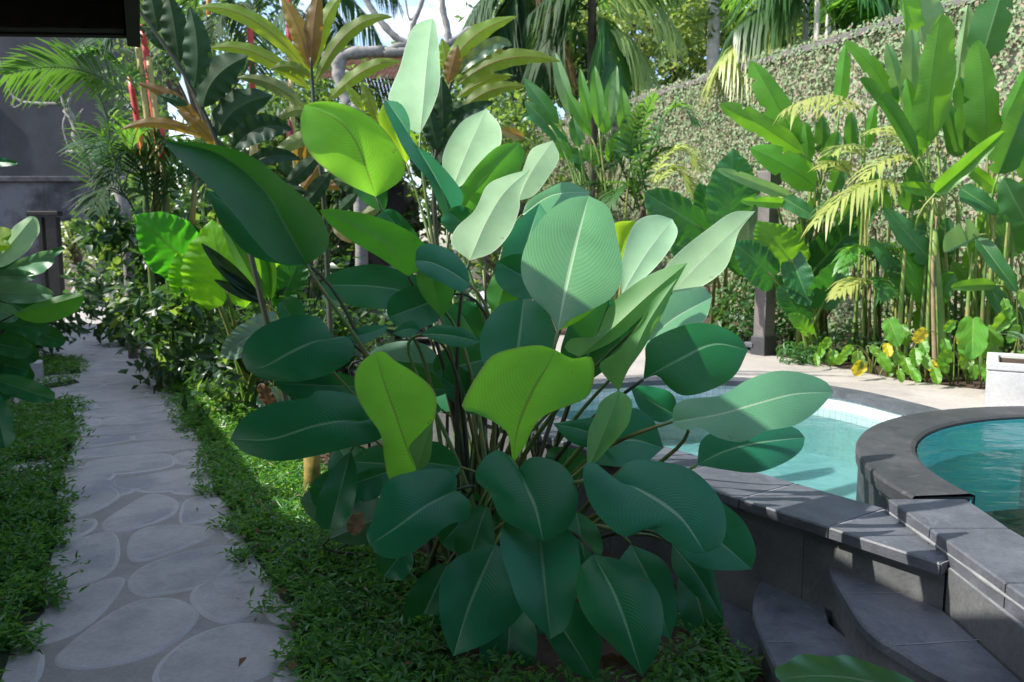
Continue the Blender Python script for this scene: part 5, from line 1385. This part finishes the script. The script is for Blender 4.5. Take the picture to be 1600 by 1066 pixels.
cordy(bc_,'cordyline with copper and olive leaves right of the tall pale calathea leaf',5.9,[
 ((697,125),(808,26),32,L_cty,dict(M=(735,62))),((716,133),(876,97),30,L_cty,dict(M=(790,92))),((714,154),(799,121),21,L_cty,dict(M=(755,128))),((719,175),(822,135),24,L_cty,dict(M=(765,142))),
 ((688,200),(772,159),24,L_ctd,dict(M=(730,175),vis='t')),((676,242),(752,190),28,L_ctd,dict(vis='t',M=(715,205))),((686,272),(739,248),24,L_ctd,dict(vis='t')),
 ((692,205),(690,120),34,L_ctd,{}),((684,235),(668,165),32,L_ctd,{}),((718,112),(786,78),28,L_ctb,dict(M=(750,84))),((712,118),(800,72),24,L_ctw,dict(M=(765,72),vis='t')),((700,130),(715,70),26,L_ctb,{}),((705,120),(690,60),24,L_cty,{}),
 ((680,260),(730,225),30,L_ctd,{}),((676,280),(640,240),30,L_ctd,{}),((690,150),(650,110),22,L_ctb,{}),((685,180),(640,150),24,L_cty,{}),((694,165),(760,178),22,L_ctd,{})],
 [(690,500,6.0),(678,300,5.95),(688,200,5.9),(705,130,5.9),(712,100,5.85)],None)
# rolled pink new leaves
for x0,y0,x1,y1,p_ in ((706,105,790,38,5.8),):
    pass
# more copper and red foliage between the stems
bd_=G(455,640)
rp_=plant('red_cordyline',bd_,'red and maroon leafed cordyline half hidden behind the left calathea leaves')
for B,T,w,m in (((455,235),(452,185),12,L_red),((466,260),(465,205),14,L_ctb),((478,255),(480,208),14,L_ctb),((460,280),(430,240),16,L_ctd),((470,300),(500,255),20,L_ctb),((480,300),(520,270),18,L_ctd),((450,300),(415,270),16,L_ctw),((490,270),(540,240),18,L_ctw),((500,290),(545,290),16,L_ctb),((480,330),(440,330),16,L_ctd),((530,330),(560,300),18,L_ctd),((560,340),(600,320),18,L_ctw),((520,350),(550,380),18,L_ctb)):
    traced('leaf',rp_,6.6,B,T,w=w,mat=m,kind='lance',vis=random.choice('tu'),nv=14,nu=4,stalk=np.asarray(bd_)+np.array([random.uniform(-.1,.3),0,0]),stalk_mat=M_stalk_dark,stalk_r=.006)
be_=G(275,560)
rp3=plant('red_cordyline',be_,'small pink and maroon cordyline low beside the path')
for i in range(16):
    a=random.uniform(0,6.28); r=random.uniform(20,38); T=(272+math.cos(a)*r*1.1,505+math.sin(a)*r*.8)
    traced('leaf',rp3,8.9,(276,512),T,w=8,mat=random.choice([L_red,L_ctb,L_ctd]),kind='lance',vis=random.choice('tu'),nv=10,nu=3)
tube_obj('stalk',[be_,W(276,512,8.9)],[.02,.012],M_stalk_dark,rp3)

# ------------------------------------------------------------------ red stemmed palms
rb=G(262,560)
rp2=plant('sealing_wax_palm',rb,'clump of slender palms with red crownshafts beside the path','palm')
def stemseg(name,x0,y0,x1,y1,d,r,m,par=rp2): return tube_obj(name,bez([W(x0,y0,d),W((x0+x1)/2+1,(y0+y1)/2,d),W(x1,y1,d)],6),r,m,par)
for x0,x1,ya,yb,d,m in ((250,222,250,40,8.2,M_redstem),(222,203,240,120,8.4,M_redstem),(395,390,150,30,8.6,M_redstem),(254,252,250,200,8.0,M_redstem),(326,325,28,-40,8.5,M_orange),(224,218,260,190,8.0,M_orange),(453,450,90,0,9,M_redstem)):
    stemseg('crownshaft',x0,ya,x1,yb,d,.026 if m is M_orange else .032,m)
    bb=np.array([W(x0,ya,d)[0]+.05,W(x0,ya,d)[1],0]); tube_obj('stem',bez([bb,(bb+W(x0,ya,d))/2,W(x0,ya,d)],6),.03,M_bamboo if x0%2 else M_stalk,rp2)
stemseg('stem',335,110,328,25,8.5,.03,M_green); 
for x0,y0,x1,y1 in ((248,330,213,55),(240,330,248,215),(262,330,232,90),(390,300,400,140),(300,350,310,200)): stemseg('stem',x0,y0,x1,y1,8.1,.03,M_bamboo)
def fr(par,d,B,M,T,m,n=30,ll=.5,lw=.028,droop=.35,**kw): return frond(par,m,W(*B,d),W(*M,d),W(*T,d-.3),n=n,ll=ll,lw=lw,droop=droop,**kw)
fr(rp2,7.6,(212,178),(135,112),(12,116),L_frond,n=40,ll=.5,droop=.3,side=(0,.5,-.9))
fr(rp2,7.9,(215,150),(180,95),(120,85),L_frond,n=30,ll=.45)
fr(rp2,9,(150,330),(120,200),(60,150),L_frondd,n=30,ll=.5)
fr(rp2,9,(160,330),(170,200),(130,120),L_frondd,n=30,ll=.5)
fr(rp2,8.3,(205,120),(225,40),(270,20),L_frondd,n=30)
fr(rp2,8.0,(222,60),(190,40),(150,80),L_frondd,n=30,ll=.5)
fr(rp2,8.6,(390,40),(410,-10),(460,20),L_frondd,n=30,ll=.5)
fr(rp2,8.6,(390,40),(360,10),(330,60),L_frondd,n=30,ll=.5)
fr(rp2,8.8,(325,-20),(370,20),(400,110),L_frondd,n=30,ll=.55)
fr(rp2,8.8,(325,-20),(290,30),(270,110),L_frondd,n=30,ll=.5)
for B,M,T,m in (((190,300),(165,215),(140,250),L_frond),((195,300),(210,215),(225,200),L_frond),((215,300),(250,220),(290,260),L_frondd),((230,310),(200,240),(165,290),L_frondd),((240,330),(290,270),(330,310),L_frondd),((240,340),(230,260),(190,240),L_frondd),((250,330),(270,250),(300,220),L_frondd),((210,330),(175,290),(150,330),L_frondd)):
    fr(rp2,7.9,B,M,T,m,n=22,ll=.42,lw=.03)

# ------------------------------------------------------------------ bare grey frangipani at left
def branchy(name,label,segs,mat,d,cat='tree'):
    x,y=segs[0][0][0][:2]; p0=W(x,y,d); base=np.array([p0[0],p0[1],0])
    t=empty(name,base,label,cat)
    for i,(pts,r0,r1) in enumerate(segs):
        P=[W(q[0],q[1],d+(q[2] if len(q)>2 else 0)) for q in pts]
        if i==0: P=[base+(P[0]-base)*np.array([1,1,0])]+P
        P=spline(P,max(8,4*len(P))); 
        r=np.linspace(r0,r1,len(P))*(1+.12*rng.normal(0,1,len(P)))
        tube_obj('trunk' if i==0 else 'branch',P,r,mat,t,k=8)
    return t
branchy('frangipani_tree','bare crooked grey frangipani in front of the grey building',[
 ([(196,338),(172,285),(142,240),(122,222),(118,195),(104,172)],.075,.05),
 ([(104,172),(95,163),(70,163),(36,160)],.035,.02),([(36,160),(20,150),(12,128)],.02,.012),([(36,162),(22,168),(21,152)],.015,.008),([(100,168),(92,145),(60,120)],.02,.008),
 ([(104,170),(112,148),(114,148)],.025,.012),([(118,188),(130,170)],.02,.01),([(104,178),(99,200),(108,235)],.018,.01),([(140,240),(118,238),(104,238)],.03,.03),([(178,290),(180,260),(182,230)],.018,.01),([(12,128),(4,110),(0,95)],.012,.006)],M_bark_grey,10.5)
M_bark_mid=plain('lichen_bark',(.16,.15,.14),(.32,.305,.29),12,.85,.6,.015)
ft=branchy('frangipani_tree','leafless pale frangipani with thick forked branches against the bright sky',[
 ([(560,200),(545,165),(531,124),(528,98),(548,84),(600,80)],.11,.07),
 ([(531,120),(535,90),(533,70)],.06,.05),([(640,70),(618,58),(592,30),(565,-10)],.06,.035),([(600,82),(625,72),(640,68)],.055,.05),
 ([(600,82),(660,80),(700,70)],.07,.055),([(700,72),(699,45),(692,15),(690,-25)],.05,.04),([(640,68),(645,40),(655,15),(665,-15)],.05,.025),([(700,68),(715,60),(735,45),(760,50)],.05,.025),
 ([(655,18),(640,30),(632,-10)],.025,.012),([(528,100),(505,85),(490,60),(480,20)],.05,.03)],M_bark_mid,11)
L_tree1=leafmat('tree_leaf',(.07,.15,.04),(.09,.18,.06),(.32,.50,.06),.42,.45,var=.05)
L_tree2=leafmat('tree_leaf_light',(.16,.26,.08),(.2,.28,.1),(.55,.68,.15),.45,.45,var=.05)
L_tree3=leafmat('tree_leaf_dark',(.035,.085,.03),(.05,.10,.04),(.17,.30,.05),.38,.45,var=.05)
def clumpy(parent,centres,n,size,mat,rad,name='crown'):
    C=np.asarray(centres,float); k=len(C); idx=rng.integers(0,k,n)
    off=rng.normal(0,1,(n,3)); off/=np.linalg.norm(off,axis=1,keepdims=True); off*=(rng.random((n,1))**.5)
    P=C[idx]+off*np.asarray(rad); nn=off.copy(); nn[:,2]+=.6
    sz=rng.uniform(.6,1.3,n)*size
    V,F,UV=scatter(P,nn,sz,sz*rng.uniform(.35,.55,n),.6)
    return mesh_obj(name,V,F,mat,parent,uvs=UV)
# ------------------------------------------------------------------ trees behind the wall
def tree(label,px,py,d,r,n,size,mat,trunk=M_bark,nc=26,sq=.8,base=.4,name='broadleaf_tree',zb=0.0,mat2=None,rad=.28):
    c=W(px,py,d); t=empty(name,(c[0],c[1],zb),label,'tree')
    dirs=rng.normal(0,1,(nc,3)); dirs/=np.linalg.norm(dirs,axis=1,keepdims=True); 
    C=c+dirs*(rng.random((nc,1))**.45)*np.array([r,r,r*sq])
    b=MB(); P0=np.array([c[0],c[1],zb]); fork=np.array([c[0],c[1],zb+(c[2]-zb)*.55])
    b.tube(spline([P0,(P0+fork)/2+np.array([.12,0,0]),fork],8),np.linspace(.2,.13,8),9)
    for q in C[:12]: b.tube(bez([fork,(fork+q)/2+np.array([0,0,.2*r]),q],6),np.linspace(.09,.02,6),6)
    b.build('trunk',trunk,t,smooth=True)
    clumpy(t,C,n,size,mat,r*rad)
    if mat2: 
        o=clumpy(t,C[::2],n//3,size,mat2,r*rad*1.1,name='young_foliage')
    return t
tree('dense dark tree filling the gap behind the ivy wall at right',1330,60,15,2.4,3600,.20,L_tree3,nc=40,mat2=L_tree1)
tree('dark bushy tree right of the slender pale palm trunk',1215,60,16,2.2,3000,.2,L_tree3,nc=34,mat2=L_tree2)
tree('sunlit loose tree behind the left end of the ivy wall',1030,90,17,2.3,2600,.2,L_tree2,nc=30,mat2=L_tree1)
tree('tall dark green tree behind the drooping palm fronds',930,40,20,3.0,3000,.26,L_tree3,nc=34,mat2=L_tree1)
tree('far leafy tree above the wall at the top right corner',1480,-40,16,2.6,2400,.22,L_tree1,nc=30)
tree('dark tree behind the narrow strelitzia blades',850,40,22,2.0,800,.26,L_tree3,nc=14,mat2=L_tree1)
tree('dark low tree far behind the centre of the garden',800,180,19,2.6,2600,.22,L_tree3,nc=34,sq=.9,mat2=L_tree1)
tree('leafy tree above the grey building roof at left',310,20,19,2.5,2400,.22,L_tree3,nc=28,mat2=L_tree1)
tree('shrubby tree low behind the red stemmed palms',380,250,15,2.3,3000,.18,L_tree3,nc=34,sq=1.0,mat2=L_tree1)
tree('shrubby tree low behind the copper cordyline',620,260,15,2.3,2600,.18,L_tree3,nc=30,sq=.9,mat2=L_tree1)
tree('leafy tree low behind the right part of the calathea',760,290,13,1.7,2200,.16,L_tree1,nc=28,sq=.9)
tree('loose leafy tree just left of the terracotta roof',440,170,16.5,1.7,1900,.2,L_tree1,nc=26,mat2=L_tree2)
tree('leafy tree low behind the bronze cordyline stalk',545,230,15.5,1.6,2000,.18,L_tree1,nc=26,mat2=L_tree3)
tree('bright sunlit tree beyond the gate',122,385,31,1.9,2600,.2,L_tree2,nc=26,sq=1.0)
for i,(px,d,lab) in enumerate(((250,60,'far green tree line tree at left'),)):
    pass
# dark hedge masses low at right of the path
def hedge(label,px,py,d,r,h,n,size,mat,mat2=None):
    c=W(px,py,d); t=empty('leafy_shrub',(c[0],c[1],0),label,'shrub')
    C=np.column_stack([c[0]+rng.uniform(-r,r,24),c[1]+rng.uniform(-r,r,24),rng.uniform(.15,h,24)])
    b=MB()
    for q in C[:10]: b.tube(bez([np.array([c[0]+random.uniform(-.2,.2),c[1],0]),np.array([(c[0]+q[0])/2,(c[1]+q[1])/2,q[2]*.7]),q],5),[.02,.016,.012,.008,.005],5)
    b.build('stem',M_stalk_dark,t,smooth=True)
    clumpy(t,C,n,size,mat,.32,name='foliage')
    if mat2: clumpy(t,C[::3],n//4,size,mat2,.32,name='young_foliage')
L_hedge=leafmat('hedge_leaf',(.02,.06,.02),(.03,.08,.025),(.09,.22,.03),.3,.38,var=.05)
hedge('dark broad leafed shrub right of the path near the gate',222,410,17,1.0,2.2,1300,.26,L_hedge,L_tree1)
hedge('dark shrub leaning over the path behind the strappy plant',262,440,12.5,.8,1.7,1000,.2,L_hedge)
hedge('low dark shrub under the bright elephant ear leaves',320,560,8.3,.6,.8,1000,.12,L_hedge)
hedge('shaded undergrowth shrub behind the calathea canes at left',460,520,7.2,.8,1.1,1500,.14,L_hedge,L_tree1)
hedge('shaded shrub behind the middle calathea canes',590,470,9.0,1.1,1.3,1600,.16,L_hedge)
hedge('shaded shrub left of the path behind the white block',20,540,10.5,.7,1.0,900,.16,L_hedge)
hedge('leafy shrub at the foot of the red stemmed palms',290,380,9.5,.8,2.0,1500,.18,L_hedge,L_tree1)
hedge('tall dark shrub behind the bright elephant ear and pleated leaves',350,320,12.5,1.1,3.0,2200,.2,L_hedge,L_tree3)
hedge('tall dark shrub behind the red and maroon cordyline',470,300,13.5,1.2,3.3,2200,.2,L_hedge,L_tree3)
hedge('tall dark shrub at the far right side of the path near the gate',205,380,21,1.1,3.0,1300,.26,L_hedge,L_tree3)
# strappy plant by the path
sb=G(258,556); spl=plant('strappy_lily',sb,'tussock of dark arching strappy leaves at the path edge')
for i in range(70):
    a=random.uniform(0,6.28); r=random.uniform(.35,.85); hh=random.uniform(.35,.85); c=np.asarray(sb); e=np.array([math.cos(a),math.sin(a),0]); s_v=np.array([-e[1],e[0],0])*.017
    m_=c+e*r*.5+np.array([0,0,hh]); V,F,UV,fn=leaf_geo(c+e*.03,m_,c+e*r+np.array([0,0,hh*.45]),m_+s_v,m_-s_v,kind='strap',nv=9,nu=3,wave=0)
    mesh_obj('leaf',V,F,L_frondd if i%3 else L_frond,spl,uvs=UV)
lb=G(285,602); lil=plant('strappy_lily',lb,'small light green tuft of strappy leaves in the grass right of the path')
for i in range(26):
    a=random.uniform(0,6.28); r=random.uniform(.12,.3); hh=random.uniform(.1,.24); c=np.asarray(lb); e=np.array([math.cos(a),math.sin(a),0]); s_v=np.array([-e[1],e[0],0])*.009
    m_=c+e*r*.5+np.array([0,0,hh]); V,F,UV,fn=leaf_geo(c+e*.02,m_,c+e*r+np.array([0,0,hh*.5]),m_+s_v,m_-s_v,kind='strap',nv=8,nu=3,wave=0)
    mesh_obj('leaf',V,F,L_frond,lil,uvs=UV)
# ------------------------------------------------------------------ tall palms behind
def palm(label,px,py,d,items,mat,r=.12,tm=M_bark,name='palm_tree'):
    c=W(px,py,d); t=empty(name,(c[0],c[1],0),label,'palm')
    tube_obj('trunk',spline([np.array([c[0]+.1,c[1],0]),np.array([c[0]+.04,c[1],c[2]*.5]),c],14),np.linspace(r*1.15,r*.85,14),tm,t,k=10)
    for B,M,T,m in items: frond(t,m or mat,W(*B,d),W(*M,d-.2),W(*T,d-.5),n=38,ll=.85,lw=.055,droop=1.0,rr=.018,vee=.05)
    return t
palm('slender pale ringed palm trunk rising behind the ivy wall',1117,-60,14.5,[((1120,-60),(1180,-90),(1240,-40),None),((1120,-60),(1060,-90),(1000,-40),None)],L_frond,r=.125,tm=M_bark_pale)
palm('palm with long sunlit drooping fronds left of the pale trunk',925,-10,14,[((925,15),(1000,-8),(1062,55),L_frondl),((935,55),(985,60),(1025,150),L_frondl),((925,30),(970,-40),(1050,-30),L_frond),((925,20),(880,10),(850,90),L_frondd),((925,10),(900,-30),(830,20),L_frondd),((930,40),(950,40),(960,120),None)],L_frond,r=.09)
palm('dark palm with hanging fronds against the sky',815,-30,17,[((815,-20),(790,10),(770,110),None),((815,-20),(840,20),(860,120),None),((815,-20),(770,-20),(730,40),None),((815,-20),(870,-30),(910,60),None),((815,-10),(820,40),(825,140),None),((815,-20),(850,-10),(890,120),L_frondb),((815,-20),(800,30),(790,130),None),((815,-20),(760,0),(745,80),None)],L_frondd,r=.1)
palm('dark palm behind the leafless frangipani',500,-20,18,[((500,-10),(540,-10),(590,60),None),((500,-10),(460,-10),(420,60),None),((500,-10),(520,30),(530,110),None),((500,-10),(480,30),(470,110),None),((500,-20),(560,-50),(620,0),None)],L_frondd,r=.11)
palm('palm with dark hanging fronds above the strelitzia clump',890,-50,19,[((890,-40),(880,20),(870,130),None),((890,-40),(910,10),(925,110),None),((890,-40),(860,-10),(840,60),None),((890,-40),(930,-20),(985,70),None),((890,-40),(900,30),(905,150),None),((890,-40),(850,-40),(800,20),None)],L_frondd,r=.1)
palm('small palm with arching yellow green fronds right of the pale trunk',1260,-20,11.5,[((1262,30),(1200,25),(1128,95),L_frondy),((1262,20),(1215,0),(1150,45),L_frond),((1262,10),(1300,-10),(1345,60),L_frond),((1262,10),(1230,-40),(1180,-30),L_frond)],L_frond,r=.05,tm=M_bark_pale)
palm('leaning palm beyond the wall with fronds above the heliconia',1385,-10,11,[((1385,40),(1360,0),(1335,-30),L_frond),((1388,45),(1370,10),(1380,-40),L_ban),((1390,50),(1410,0),(1440,-30),L_frond)],L_frond,r=.05,tm=M_bark_pale)
for i,(x,d) in enumerate(((1278,12.5),(1296,12),(1310,12.4))):
    q=W(x,-30,d); tt=empty('palm_tree',(q[0],q[1],0),['thin bare pole like palm trunk, leftmost of three behind the wall','thin bare palm trunk between two others behind the wall','rightmost of three thin bare palm trunks behind the wall'][i],'palm')
    tube_obj('trunk',[np.array([q[0],q[1],0]),np.array([q[0]+.05,q[1],2]),q],[.06,.05,.04],M_bark_pale,tt)
    for j in range(5):
        a=j*1.26; frond(tt,L_frond,q,q+np.array([math.cos(a)*.7,math.sin(a)*.7,.5]),q+np.array([math.cos(a)*1.5,math.sin(a)*1.5,-.1]),n=18,ll=.5,lw=.05)
# ------------------------------------------------------------------ terracotta roofed house behind
c=W(590,110,14); t=empty('garden_house',(c[0],c[1],0),'small house with a terracotta tiled roof half hidden behind the cordylines','house')
b=MB(); b.box((c[0]-.2,c[1]+1.4,1.35),(1.2,2.4,2.7)); b.build('wall',M_dark,t)
ze=W(0,128,14)[2]; zr=W(0,66,14)[2]
b=MB(); x0,x1=c[0]-1.0,c[0]+.6; yA,yB=c[1]-.3,c[1]+3.1; ym=(yA+yB)/2
nrow=12
for side,(ya,yb) in enumerate(((yA,ym),(yB,ym))):
    for i in range(nrow):
        f0,f1=i/nrow,(i+1)/nrow; z0=ze+(zr-ze)*f0; z1=ze+(zr-ze)*f1; y0=ya+(yb-ya)*f0; y1=ya+(yb-ya)*f1
        k=int(22); 
        for j in range(k):
            xa=x0+(x1-x0)*j/k; xb=x0+(x1-x0)*(j+1)/k-.012; q=[(xa,y0,z0+.05),(xb,y0,z0+.05),(xb,y1,z1+.02),(xa,y1,z1+.02),(xa,y0,z0),(xb,y0,z0)]
            b.add(q,[(0,1,2,3) if side==0 else (3,2,1,0),(4,5,1,0) if side==0 else (0,1,5,4)])
b.build('roof',M_tileroof,t)
b=MB(); b.box(((x0+x1)/2,ym,zr+.06),(x1-x0,.22,.16),bev=.05); b.build('ridge',M_tileroof,t)
# ------------------------------------------------------------------ lounger on the deck behind the clump
q=W(690,480,8.2); t=empty('sun_lounger',(q[0],q[1],DZ),'dark woven lounger with a white cushion behind the calathea canes','lounger')
b=MB(); b.box((q[0],q[1]+.2,DZ+.17),(1.3,.7,.16),rz=.1,bev=.03); b.build('base',M_rattan,t)
for sx in (-.55,.55):
    for sy in (-.25,.25): b=MB(); b.box((q[0]+sx,q[1]+.2+sy,DZ+.045),(.07,.07,.09),rz=.1); b.build('leg',M_rattan,t)
b=MB(); b.box((q[0],q[1]+.2,DZ+.31),(1.22,.64,.1),rz=.1,bev=.045); b.build('cushion',M_cushion,t)
b=MB(); b.box((q[0]+.5,q[1]+.25,DZ+.45),(.36,.5,.14),rz=.1,bev=.055); b.build('pillow',M_cushion,t)

# ------------------------------------------------------------------ groups of the same kind
GRP={'broadleaf_tree':'leafy trees around the garden','palm_tree':'tall palms behind the garden wall','pothos':'pothos plants along the deck edge',
     'elephant_ear':'elephant ear plants','ruffled_cordyline':'ruffled cordylines behind the calathea','leafy_shrub':'dark leafy shrubs in the planting beds',
     'shrub':'small shrubs along the far planting bed','heliconia':'heliconia clumps by the ivy wall','feather_palm':'small feathery palms by the ivy wall','frangipani_tree':'bare frangipani trees',
     'red_cordyline':'red leafed cordylines','strappy_lily':'strappy leaved tufts beside the path'}
for ob in list(COL.objects):
    if ob.parent is None and ob.get('category'):
        g_=GRP.get(ob.name.split('.')[0])
        if g_: ob['group']=g_
